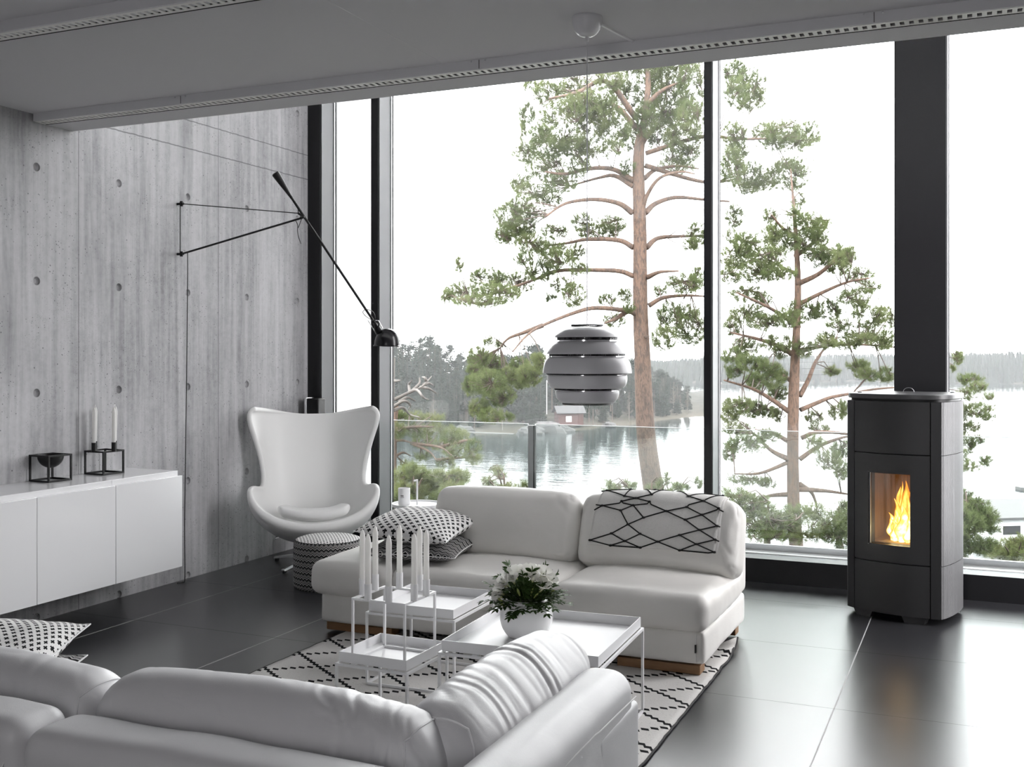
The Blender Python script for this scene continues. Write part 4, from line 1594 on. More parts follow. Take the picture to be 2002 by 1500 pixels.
# ------------------------------------------------------------------ potted flowers
def flowers():
    P = on_z(1029, 1244, z2)
    r = thing('flower_pot', 'round white ceramic pot of white freesias on the largest tray table', 'potted flowers', (P.x, P.y, z2 + .0005))
    R0 = .101
    out = [(.0001, 0), (.046, 0), (.05, .003)]
    for a in np.linspace(-.86, .70, 22):
        out.append((R0 * math.cos(a) ** .92, .078 + R0 * 1.0 * math.sin(a)))
    rim = out[-1]
    inner = [(rim[0] - .004, rim[1] + .001), (rim[0] - .007, rim[1] - .004)]
    inner += [(R0 * math.cos(a) ** .92 - .007, .078 + R0 * math.sin(a) - .002) for a in np.linspace(.6, .2, 5)]
    MB().lathe(out + inner + [(.0001, .095)], 64).build('pot', pot_white, r, sharp=50)
    MB().lathe([(.0001, .118), (.066, .116), (.07, .110), (.0001, .10)], 32).build('soil', soil, r)
    # leaves: pinnate sprigs
    lv, stem = MB(), MB()
    rnd = random.Random(4)
    top = .132

    def leaf(p, d, n, L, W):
        d = d.normalized(); s = d.cross(n).normalized(); n = s.cross(d)
        rows = []
        for t, w in ((0, .05), (.2, .7), (.45, 1), (.7, .8), (.9, .35), (1, .03)):
            c = p + d * L * t - n * L * .18 * t * t
            rows.append([c - s * W * w + n * W * .25 * w, c, c + s * W * w + n * W * .25 * w])
        lv.sheet(rows)

    for k in range(110):
        a = rnd.uniform(0, 2 * math.pi)
        rad = rnd.uniform(.01, .055)
        lean = rnd.uniform(.10, 1.12)
        L = (1.12 - .32 * lean) * rnd.uniform(.085, .145) * (1 if lean < 1 else .9)
        b = Vector((rad * math.cos(a), rad * math.sin(a), top - .02))
        d0 = Vector((math.cos(a) * math.sin(lean), math.sin(a) * math.sin(lean), math.cos(lean)))
        pts = []
        for t in np.linspace(0, 1, 7):
            pts.append(b + d0 * L * t + Vector((math.cos(a), math.sin(a), 0)) * .02 * t * t - Vector((0, 0, .045 * t * t * lean)))
        stem.tube(pts, .0009, 5)
        for i in range(2, 7):
            d = (pts[i] - pts[i - 1]).normalized()
            s = d.cross(Vector((0, 0, 1)))
            s = s.normalized() if s.length > .1 else Vector((1, 0, 0))
            n = s.cross(d)
            LL = rnd.uniform(.024, .036)
            for sg in (-1, 1):
                leaf(pts[i], d * .55 + s * sg * .8 + n * rnd.uniform(-.1, .3), n, LL, LL * .21)
        leaf(pts[-1], pts[-1] - pts[-2], Vector((0, 0, 1)) if lean > .3 else Vector((1, 0, 0)), .028, .006)
    m, t = new_mat('glossy_dark_leaves')
    t.bsdf(t.mix(t.noise(t.obj(), 18, 2), (.018, .045, .012), (.055, .095, .025)), .55, 0, None, .12)
    lv.build('leaves', m, r, recalc=False)['kind'] = 'stuff'
    stem.build('stems', plain('green_stems', (.08, .13, .04), .6), r)['kind'] = 'stuff'
    # blooms
    m2, t = new_mat('white_petals')
    o = t.obj(); z = t.xyz(o)[2]
    g = t.m('DIVIDE', t.m('ADD', z, .002), .026, clamp=True)
    pc = t.mix(g, (.50, .52, .16), (.88, .87, .83))
    df = t.n('ShaderNodeBsdfDiffuse'); t.put(df.inputs[0], pc)
    tl = t.n('ShaderNodeBsdfTranslucent'); t.put(tl.inputs[0], pc)
    ms = t.n('ShaderNodeMixShader'); ms.inputs[0].default_value = .5
    t.put(ms.inputs[1], df.outputs[0]); t.put(ms.inputs[2], tl.outputs[0]); t.out(ms.outputs[0])
    bm = MB()
    for k in range(6):
        a = k * math.pi / 3
        rows = []
        inner_ = k % 2
        for t_ in np.linspace(0, 1, 8):
            rr = .003 + .007 * t_ + .016 * t_ ** 2.6 - (.002 if inner_ else 0)
            z = .040 * t_ - .004 * t_ ** 6
            w = (.35 + .9 * math.sin(min(1, t_ * 1.05) * math.pi * .62)) * (1 if t_ < .85 else 1 - (t_ - .85) * 3.2)
            wa = w * .52
            rows.append([Vector(((rr + .0025 * abs(q) ** 2 * t_) * math.cos(a + q * wa), (rr + .0025 * q * q * t_) * math.sin(a + q * wa), z)) for q in np.linspace(-1, 1, 5)])
        bm.sheet(rows)
    bl = [(-.083, -.055, .165, -.9), (-.066, -.04, .192, -.7), (-.075, -.015, .185, -.8), (-.045, -.055, .205, -.35), (-.035, -.01, .215, -.2), (-.055, .03, .20, -.5),
          (.000, -.035, .214, -.05), (.012, -.02, .222, .1), (.022, -.045, .208, .2), (-.008, .01, .222, 0), (.030, .015, .215, .2),
          (.062, -.035, .192, .5), (.075, -.015, .198, .6), (.055, -.02, .215, .35), (.082, .01, .186, .8), (.068, .03, .20, .6), (.05, -.058, .176, .3), (-.09, -.03, .15, -1.1)]
    first = None
    for k, (rx, ry, z, tilt) in enumerate(bl):
        loc = CAM_R * rx + CAM_F * ry + Vector((0, 0, z + .002))
        if first is None:
            first = bm.build('bloom', m2, r, recalc=False, sharp=0)
            o = first
        else:
            o = first.copy(); COL.objects.link(o); o.parent = r
        o.location = loc
        ax = CAM_F
        o.rotation_mode = 'QUATERNION'
        from mathutils import Quaternion
        o.rotation_quaternion = Quaternion(ax, tilt) @ Quaternion(CAM_R, R_(25 - 50 * (ry > 0))) @ Quaternion((0, 0, 1), k * 1.3)
        o.scale = (1.12 + .2 * math.sin(k * 2.1),) * 3
    # buds
    gb = plain('green_buds', (.30, .36, .10), .5)
    for (rx, ry, z, dx) in ((-.098, -.04, .145, -1), (-.088, -.06, .132, -1), (.035, -.06, .165, .6), (.02, -.06, .18, .2), (.095, -.02, .17, 1), (-.03, -.06, .18, -.3)):
        c = CAM_R * rx + CAM_F * ry + Vector((0, 0, z))
        d = (CAM_R * dx + Vector((0, 0, .8))).normalized()
        MB().tube([c - d * .016, c - d * .006, c + d * .006, c + d * .014], [.002, .0045, .005, .0012], 8).build('bud', gb, r)


flowers()

# ------------------------------------------------------------------ pellet stove
def stove():
    r = thing('pellet_stove', 'black freestanding stove with a burning fire by the window column', 'stove', (-.428, 6.058, 0), R_(-15.3))

    def arc(u):
        return -.036 * (1 - (u / .2) ** 2)

    def plate(mb, u0, u1, z0, z1, off=0., th=.012, n=None):
        n = n or max(2, int((u1 - u0) / .012))
        us = np.linspace(u0, u1, n + 1)
        f = [(u, arc(u) + off) for u in us]
        b = [(u * .985, arc(u) + off + th) for u in us]
        poly = f + b[::-1]
        m = len(f)
        vs = [(x, y, z0) for x, y in f] + [(x, y, z1) for x, y in f] + [(x, y, z0) for x, y in b] + [(x, y, z1) for x, y in b]
        fs = []
        for i in range(m - 1):
            fs.append((i, i + 1, m + i + 1, m + i))
            fs.append((2 * m + i + 1, 2 * m + i, 3 * m + i, 3 * m + i + 1))
            fs.append((i + 1, i, 2 * m + i, 2 * m + i + 1))
            fs.append((m + i, m + i + 1, 3 * m + i + 1, 3 * m + i))
        fs.append((0, m, 3 * m, 2 * m))
        fs.append((m - 1, 3 * m - 1, 4 * m - 1, 2 * m - 1))
        mb.add(vs, fs)

    side = [(.2045, .004), (.249, .026), (.259, .06), (.266, .12), (.269, .20), (.266, .29), (.254, .38), (.232, .44), (.19, .475)]
    S3 = bez([Vector((a, b, 0)) for a, b in side], 60)
    body = [(u, arc(u) + .016) for u in np.linspace(-.198, .198, 24)]
    right = [(p.x - .008, p.y) for p in S3[1:]]
    left = [(-p.x + .008, p.y) for p in reversed(S3[1:])]
    poly = body + right + left
    bm_ = MB()
    # core with the fire chamber left open: three stacked prisms and walls
    bm_.prism(poly, .035, .395)
    bm_.prism(poly, .80, 1.160)
    inner = [(-.150, .04), (-.150, .30), (.150, .30), (.150, .04)]
    def wall(pl, z0, z1):
        bm_.prism(pl, z0, z1)
    back = [p for p in poly if p[1] > .30]
    wall([(.235, .30)] + [p for p in right if p[1] > .30] + [p for p in left if p[1] > .30] + [(-.235, .30)], .395, .80)
    rl = [p for p in right if p[1] <= .30]
    wall([(.15, .012)] + rl + [(.15, .30)], .395, .80)
    ll = [p for p in left if p[1] <= .30]
    wall([(-.15, .30)] + ll + [(-.15, .012)], .395, .80)
    bm_.build('body', plain('stove_shadow_gap', (.006, .006, .006), .8), r, smooth=False)
    # chamber lining
    lin, t = new_mat('firebrick_lining')
    o = t.obj()
    z = t.xyz(o)[2]
    nz = t.noise(t.scale(o, (30, 30, 3)), 2, 4, .6)
    t.bsdf(t.mix(nz, (.30, .19, .10), (.52, .36, .20)), .8, 0, t.bump(nz, .5, .01))
    lm = MB()
    lm.span((-.149, .06, .396), (-.146, .298, .80)).span((.146, .06, .396), (.149, .298, .80))
    lm.span((-.146, .292, .396), (.146, .296, .80)).span((-.146, .05, .396), (.146, .292, .402)).span((-.146, .05, .79), (.146, .292, .797))
    # slanted baffle and fluted back
    for k in range(9):
        u = -.13 + k * .0325
        lm.span((u, .284, .40), (u + .018, .292, .76))
    lm.box((0, .22, .77), (.29, .15, .006), 0, Matrix.Rotation(R_(-18), 3, 'X'))
    lm.build('fire_chamber', lin, r, smooth=False)
    # door frame behind the opening
    fr = MB()
    fr.span((-.1345, .002, .388), (-.108, .05, .802)).span((.099, .006, .388), (.13, .05, .802)).span((-.1345, .004, .782), (.13, .05, .802)).span((-.1345, .004, .388), (.13, .05, .402))
    fr.build('inner_frame', black_metal, r, smooth=False)
    for a_, b_ in (((-.1195, -.0185, .402), (-.1175, -.001, .785)), ((-.1115, -.012, .402), (-.1095, .0015, .785)), ((-.118, -.024, .3985), (.108, .05, .4015))):
        MB().span(a_, b_).build('polished_strip', steel, r, smooth=False)
    gl = MB(); plate(gl, -.125, .115, .40, .79, .016, .004)
    gl.build('glass', stove_glass, r, sharp=25)
    # front panels
    p1 = MB(); plate(p1, -.2, .2, .8915, 1.1665); p1.build('top_panel', stove_black, r, sharp=25)
    z0, z1, oz0, oz1, ua, ub = .3135, .8855, .404, .784, -.119, .1065
    d = MB()
    plate(d, -.2, ua, z0, z1); plate(d, ub, .2, z0, z1)
    plate(d, ua, ub, z0, oz0); plate(d, ua, ub, oz1, z1)
    d.build('door', stove_black, r, sharp=25)
    p3 = MB(); plate(p3, -.2, .2, .038, .3075); p3.build('lower_panel', stove_black, r, sharp=25)

    # side strips and fluted covers
    for sg, nm in ((1, 1), (-1, -1)):
        s = MB()
        pl = [(.2045 * sg, .002), (.2475 * sg, .0235), (.2475 * sg - .003 * sg, .045), (.2045 * sg, .03)]
        s.prism(pl if sg > 0 else pl[::-1], .036, 1.166)
        s.build('corner_strip', stove_black, r, smooth=False)
        for z0, z1 in ((.036, .309), (.312, .887), (.890, 1.166)):
            P = bez([Vector((a, b, 0)) for a, b in side[1:]], 240)
            acc = 0
            f, b = [], []
            for i, p in enumerate(P):
                if i:
                    acc += (p - P[i - 1]).length
                t_ = (P[min(i + 1, len(P) - 1)] - P[max(i - 1, 0)]).normalized()
                nrm = Vector((t_.y, -t_.x, 0))
                rib = .0028 * abs(math.sin(acc / .0135 * math.pi)) ** .7
                q = p + nrm * rib
                w_ = p - nrm * .006
                f.append((q.x * sg, q.y)); b.append((w_.x * sg, w_.y))
            n = len(f)
            c = MB()
            vs = [(x, y, z0) for x, y in f] + [(x, y, z1) for x, y in f] + [(x, y, z0) for x, y in b] + [(x, y, z1) for x, y in b]
            fs = []
            for i in range(n - 1):
                fs += [(i, i + 1, n + i + 1, n + i), (2 * n + i + 1, 2 * n + i, 3 * n + i, 3 * n + i + 1), (i + 1, i, 2 * n + i, 2 * n + i + 1), (n + i, n + i + 1, 3 * n + i + 1, 3 * n + i)]
            fs += [(0, n, 3 * n, 2 * n), (n - 1, 2 * n - 1, 4 * n - 1, 3 * n - 1)]
            c.add(vs, fs)
            c.build('fluted_side_cover', plain('stove_side_grey_%d_%d' % (sg, int(z0 * 100)), (.19, .19, .195), .36) if 'stove_fluted' not in MATS else MATS['stove_fluted'], r, sharp=60)
    # lid
    def outline(o):
        half = [(0, -.039), (.07, -.035), (.14, -.021), (.205, .006), (.250, .050), (.270, .12), (.274, .20), (.270, .29), (.257, .38), (.234, .44), (.19, .478)]
        P = bez([Vector((-half[1][0], half[1][1], 0))] + [Vector((a, b, 0)) for a, b in half], 66)
        P = [p for p in P if p.x >= 0]
        rr = [(p.x * (1 + o / .26), p.y - o * (1 - p.y / .25)) for p in P]
        return rr + [(-x, y) for x, y in reversed(rr) if x > 1e-4]
    MB().prism(outline(.003), 1.179, 1.206).build('lid', stove_lid, r, bevel=.004, sharp=30)
    MB().prism(outline(-.010), 1.1665, 1.1795).build('lid_gap', black_metal, r, smooth=False)
    for u, v in ((-.21, .1), (.2, .38)):
        MB().lathe([(.0001, 1.206), (.012, 1.206), (.011, 1.211), (.0001, 1.212)], 16, (u, v, 0)).build('lid_cap', black_metal, r)
    MB().tube([(-.03 + .03 * math.cos(a), .36, 1.206 + .024 * math.sin(a)) for a in np.linspace(0, math.pi, 14)], .0015, 6).build('lid_handle', steel, r)
    # feet
    for u, v, w in ((-.155, .00, .11), (.12, -.004, .12), (-.15, .36, .11), (.15, .36, .11)):
        f = MB()
        n = 10
        fr_ = [(q, arc(max(-.2, min(.2, q))) + .012 if v < .1 else v) for q in np.linspace(u - w / 2, u + w / 2, n)]
        bk = [(q, y + .06) for q, y in fr_]
        vs = [(u + (x - u) * .78, y + .004, 0) for x, y in fr_] + [(u + (x - u) * .78, y, 0) for x, y in bk] + [(x, y, .036) for x, y in fr_] + [(x, y, .036) for x, y in bk]
        fs = []
        for i in range(n - 1):
            fs += [(i, i + 1, 2 * n + i + 1, 2 * n + i), (n + i + 1, n + i, 3 * n + i, 3 * n + i + 1), (i + 1, i, n + i, n + i + 1), (2 * n + i, 2 * n + i + 1, 3 * n + i + 1, 3 * n + i)]
        fs += [(0, 2 * n, 3 * n, n), (n - 1, 2 * n - 1, 4 * n - 1, 3 * n - 1)]
        f.add(vs, fs)
        f.build('foot', stove_lid, r, sharp=30)
    # burner pot
    MB().lathe([(.0001, .402), (.055, .402), (.06, .42), (.052, .42), (.048, .406), (.0001, .406)], 24, (.03, .16, 0)).build('burner_pot', black_metal, r)
    # flames
    fm, t = new_mat('flame')
    o = t.obj()
    x, y, z = t.xyz(o)[:3]
    n1 = t.noise(t.scale(o, (1, 1, .5)), 26, 3, .6, 1.0)
    h = t.m('DIVIDE', t.m('SUBTRACT', z, .41), .36)
    lw = t.n('ShaderNodeLayerWeight'); lw.inputs[0].default_value = .42
    core = t.m('SUBTRACT', 1.0, lw.outputs['Facing'], clamp=True)
    heat = t.m('SUBTRACT', t.m('ADD', t.m('MULTIPLY', core, .60), t.m('MULTIPLY', n1, .75)), t.m('MULTIPLY', h, .55))
    col = t.ramp(heat, [(.15, (.75, .14, .010)), (.45, (1.0, .36, .03)), (.68, (1.0, .62, .13)), (.92, (1.0, .90, .55))])
    stg = t.m('ADD', 1.0, t.m('MULTIPLY', t.m('POWER', t.m('MAXIMUM', heat, 0.01), 2.2), 3.0))
    em = t.n('ShaderNodeEmission'); t.put(em.inputs[0], col); t.put(em.inputs[1], stg)
    tr = t.n('ShaderNodeBsdfTransparent')
    al = t.m('MULTIPLY', t.m('SUBTRACT', t.m('ADD', core, t.m('MULTIPLY', n1, .8)), t.m('ADD', .38, t.m('MULTIPLY', h, .28))), 3.0, clamp=True)
    mx = t.n('ShaderNodeMixShader'); t.put(mx.inputs[0], al); t.put(mx.inputs[1], tr.outputs[0]); t.put(mx.inputs[2], em.outputs[0])
    t.out(mx.outputs[0])
    rnd = random.Random(11)
    tongues = [(.025, .12, .33, .046, .0), (-.005, .11, .23, .038, -.3), (.055, .11, .26, .040, .25), (-.03, .12, .15, .034, -.6), (.075, .12, .20, .036, .4), (.03, .08, .20, .046, .1),
               (.01, .15, .29, .032, -.5), (.07, .15, .23, .028, .5), (-.01, .09, .12, .030, -.3), (.06, .08, .14, .034, .2), (.04, .14, .30, .024, .5), (.02, .14, .32, .020, -.55)]
    for u, v, hh, rr, cur in tongues:
        pts, rs = [], []
        ph = rnd.uniform(0, 6)
        for t_ in np.linspace(0, 1, 22):
            sway = .020 * math.sin(t_ * 6 + ph) * t_ + cur * .06 * t_ * t_
            pts.append((u + sway, v + .012 * math.sin(t_ * 5 + ph * 2) * t_, .408 + hh * t_))
            rs.append(rr * (math.sin(min(1, t_ * 1.25 + .22) * math.pi * .62) ** .9) * (1 - t_) ** .75 * (1 + .22 * math.sin(t_ * 15 + ph)) + .0006)
        MB().tube(pts, rs, 14).build('flame', fm, r, sharp=0, recalc=False)
    return r


MATS['stove_fluted'] = plain('stove_fluted_grey', (.13, .13, .133), .36, metal=.2)
stove()

# ------------------------------------------------------------------ near sofa, seen from behind
NS = Vector((-1.9, 2.2, 0))


def near_sofa():
    r = thing('corner_sofa', 'large pale leather corner sofa seen from behind in front of the tables', 'sofa', NS)
    O = NS

    def blk(name, a, b, rad, n, puff=(0, 0, 0), fn=None):
        a, b = Vector(a), Vector(b)
        return soft_box(b - a, rad, n, puff, fn).build(name, leather_near, r, (a + b) / 2 - O, sharp=0, sub=1)

    def bulge_top(p, u):
        return p

    # back frames (back runs along x, right wing along y)
    blk('back_frame', (-3.02, 1.665, .06), (-1.874, 1.832, .632), .045, (56, 16, 34), (.014, .016, .012), soft_noise(.005, 3, 4))
    blk('back_frame', (-1.862, 1.66, .06), (-.806, 1.832, .622), .048, (56, 16, 34), (.012, .016, .012), soft_noise(.005, 3, 7))
    blk('wing_frame', (-.948, 1.70, .06), (-.800, 2.640, .620), .058, (16, 60, 34), (.010, .006, .008), soft_noise(.003, 3, 2))
    blk('end_panel', (-.945, 2.325, .06), (-.7945, 2.648, .540), .018, (10, 20, 26), (.003, .002, .0))
    # seam channel between the two back modules
    MB().span((-1.885 - O.x, 1.70 - O.y, .08), (-1.851 - O.x, 1.80 - O.y, .575)).build('seam_channel', leather_near, r, smooth=False)
    # stitched lines
    y = np.linspace(1.9, 2.612, 26)
    pts = []
    for q in y:
        t = (q - 2.0) / .645
        z = .553 + .004 * math.sin(t * 3) + 0.
        pts.append((-.7965 + .0025 * (1 if q > 2.3 else -.3) - O.x, q - O.y, z))
    stitch_line('wing_seam', pts, r, .0022)
    for xs, sg in ((-1.905, -1), (-1.842, 1)):
        pts = []
        for t in np.linspace(0, 1, 18):
            zz = .10 + .47 * t
            x = xs + sg * (.11 * max(0, 1 - t * 1.35) ** 1.6)
            pts.append((x - O.x, 1.6535 - O.y - .010 * math.sin(min(1, t) * math.pi) + .030 * max(0, (t - .86) / .14) ** 2, zz))
        stitch_line('back_seam', pts, r, .0018)

    # back cushions
    SEAMS = []

    def long_cushion(name, a, b, seed, axis, amp, dens, rad=.085, mid=0., puff=None, tip=None, ends=()):
        a, b = Vector(a), Vector(b)
        s = b - a
        nn = [24, 24, 24]
        nn[axis] = 130
        L = s[axis]

        def fn(p, u):
            t = p[axis]
            # creases that wander and lean, strongest around the middle
            lean = p.z * .55 + (p.y if axis == 0 else p.x) * .5
            q = Vector((t * 3 + seed, lean * 3, seed * .3))
            wob = fbm(q, 1.3, 3) * .10
            ph = (t + lean + wob) * dens
            env = math.exp(-((u[axis] - mid) / .42) ** 2) * .85 + .22 + .5 * max(0, abs(u[axis]) - .8) / .2
            s1 = abs(math.sin(ph * math.pi)) ** .55 - .6
            s2 = abs(math.sin((ph * 1.7 + 1.3 * fbm(q, 2, 2)) * math.pi)) ** .6 - .6
            msk = .45 + .9 * max(0, fbm(q * 1.7 + Vector((3, 1, 5)), 1, 2) + .25)
            w = amp * env * msk * (s1 + .5 * s2)
            n = Vector(u)
            n[axis] = 0
            n = n.normalized() if n.length > 1e-6 else Vector((0, 0, 1))
            p = p + n * w + n * .004 * fbm(p * 3 + Vector((seed, 0, 0)), 1, 2)
            # pinched ends
            e = max(0, abs(u[axis]) - .78) / .22
            p.z -= .014 * e * e * (1 if u[2] > 0 else -.3)
            if tip:
                p = tip(p, u)
            return p
        pf = puff or [.018, .018, .028]
        mb = soft_box(s, rad, nn, pf, fn)
        for q in ends:
            SEAMS.append((mb, nn, axis, q, (a + b) / 2 - O))
        return mb.build(name, leather_near, r, (a + b) / 2 - O, sharp=0, sub=1)

    long_cushion('back_cushion', (-2.78, 1.835, .385), (-1.850, 2.035, .662), 2.3, 0, .006, 9, mid=.3, ends=(122,))
    long_cushion('back_cushion', (-1.858, 1.835, .385), (-1.000, 2.035, .682), 5.1, 0, .0042, 17, mid=.5, ends=(122,))
    long_cushion('back_cushion', (-1.140, 1.945, .385), (-.934, 2.725, .678), 9.4, 1, .013, 13, mid=-.05, ends=(9,))
    # seams sewn round the cushion ends
    def ring_seam(mb, n, axis, i, parent_loc):
        a, b = [q for q in range(3) if q != axis]
        ring = [(p, 0) for p in range(n[a])] + [(n[a], p) for p in range(n[b])] + [(p, n[b]) for p in range(n[a], 0, -1)] + [(0, p) for p in range(n[b], 0, -1)]
        pts = []
        for p, q in ring + ring[:1]:
            key = [0, 0, 0]; key[axis] = i; key[a] = p; key[b] = q
            pts.append(Vector(mb.v[mb.idx[tuple(key)]]) * 1.003 + parent_loc)
        return pts
    for mb, n, axis, i, loc in SEAMS:
        stitch_line('cushion_seam', ring_seam(mb, n, axis, i, loc), r, .0024, leather_near)
    # seats and base, hidden mostly behind the back
    blk('seat_base', (-3.02, 1.835, .06), (-.950, 2.62, .22), .02, (30, 20, 8))
    blk('seat_cushion', (-2.78, 1.84, .222), (-1.86, 2.66, .385), .05, (30, 24, 10), (.0, .01, .018))
    blk('seat_cushion', (-1.855, 1.84, .222), (-.952, 2.70, .385), .05, (30, 24, 10), (.0, .01, .018))
    for x in (-2.95, -1.87, -.86):
        for y_ in (1.72, 2.58):
            MB().span((x - .04 - O.x, y_ - .04 - O.y, .0122), (x + .04 - O.x, y_ + .04 - O.y, .062)).build('foot', oak, r, bevel=.003)


near_sofa()

# ------------------------------------------------------------------ outdoors: ground, lake, far shore
LAKE = -12.0


def near_ground(x, y):
    t = max(0, y - 8)
    z = -.95 - .085 * min(t, 9) - .46 * max(0, t - 9)
    z -= .05 * max(0, -x - 3) + .02 * max(0, x - 6)
    z += .35 * fbm((x * .35, y * .35, 0), 1, 4) * min(1, .3 + t * .2)
    return max(z, LAKE - 2.5)


rows = []
for j in range(70):
    y = 7.3 + 50 * (j / 69) ** 1.5
    rows.append([(x, y, near_ground(x, y)) for x in np.linspace(-30, 32, 90)])
struct(MB().sheet(rows).build('ground', ground_material, sharp=0))
struct(MB().sheet([[(x, y, LAKE) for x in np.linspace(-500, 900, 12)] for y in np.linspace(22, 1100, 12)]).build('lake', water_material, smooth=False))


def pxdir(px):
    d = CAM_F + CAM_R * ((px - 1001) / FPX)
    return d


def interp(x, tab):
    return float(np.interp(x, [a for a, b in tab], [b for a, b in tab]))


SHORE = [(640, 838), (773, 838), (850, 845), (930, 851), (1000, 851), (1060, 851), (1110, 846), (1180, 839), (1240, 832), (1300, 822), (1340, 818), (1380, 815)]
SKY = [(640, 672), (773, 668), (800, 662), (830, 657), (850, 668), (880, 682), (920, 695), (960, 690), (1010, 688), (1040, 680), (1080, 676), (1130, 690), (1250, 712), (1290, 725), (1330, 750), (1380, 790)]


def shore_d(px):
    return (EYE - LAKE) * FPX / (interp(px, SHORE) - HORIZON)


def shore_z(px, t):
    """height of the far shore t metres behind the water's edge"""
    ht = 1.42 - (interp(px, SKY) - HORIZON) / FPX * (shore_d(px) + 70) - LAKE - 11
    rise = max(.8, ht)
    z = LAKE - .5 + 1.1 * (1 - math.exp(-max(0, t) / 5)) + rise * max(0, min(1, (t - 5) / 62)) ** .8
    return z + .8 * fbm((px * .03, t * .12, 2), 1, 3) * min(1, max(0, t) / 10)


rows = []
for px in np.arange(620, 1392, 8):
    d0 = shore_d(px)
    row = []
    for t in list(np.linspace(-6, 14, 11)) + list(np.linspace(18, 120, 16)):
        p = CAM_C + pxdir(px) * (d0 + t)
        row.append((p.x, p.y, shore_z(px, t) if t > -3 else LAKE - 2))
    rows.append(row)
struct(MB().sheet(rows).build('far_shore', shore_material, sharp=0))

# far wooded ridge over the lake on the right
rows = []
for px in np.arange(1180, 2200, 20):
    row = []
    for t in np.linspace(0, 160, 14):
        d = 500 + t + 25 * math.sin(px * .012)
        p = CAM_C + pxdir(px) * d
        z = LAKE - .6 + 6.0 * min(1, t / 60) + 1.5 * fbm((px * .02, t * .02, 0), 1, 2)
        row.append((p.x, p.y, z))
    rows.append(row)
struct(MB().sheet(rows).build('far_hills', shore_material, sharp=0))


# ------------------------------------------------------------------ tree builders
def needle_mesh(name, cen, dirs, n, L, w, mat, parent, seed=0, spread=.8):
    g = np.random.default_rng(seed)
    cen = np.repeat(np.asarray(cen), n, 0)
    dr = np.repeat(np.asarray(dirs), n, 0)
    m = len(cen)
    rnd = g.normal(size=(m, 3))
    rnd /= np.linalg.norm(rnd, axis=1)[:, None]
    d = dr * (1 - spread * .45) + rnd * spread
    d /= np.linalg.norm(d, axis=1)[:, None]
    base = cen - dr * (L * g.uniform(0, 1.1, m))[:, None] + rnd * L * .08
    s = np.cross(d, g.normal(size=(m, 3)))
    s /= np.linalg.norm(s, axis=1)[:, None] + 1e-9
    ln = (L * g.uniform(.65, 1.1, m))[:, None]
    V = np.empty((m, 3, 3))
    V[:, 0] = base - s * w / 2
    V[:, 1] = base + s * w / 2
    V[:, 2] = base + d * ln
    me = bpy.data.meshes.new(name)
    me.vertices.add(m * 3); me.loops.add(m * 3); me.polygons.add(m)
    me.vertices.foreach_set('co', V.reshape(-1))
    me.loops.foreach_set('vertex_index', np.arange(m * 3))
    me.polygons.foreach_set('loop_start', np.arange(0, m * 3, 3))
    me.polygons.foreach_set('loop_total', np.full(m, 3))
    me.materials.append(mat)
    me.update(calc_edges=True)
    o = bpy.data.objects.new(name, me)
    COL.objects.link(o)
    o.parent = parent
    o['kind'] = 'stuff'
    return o


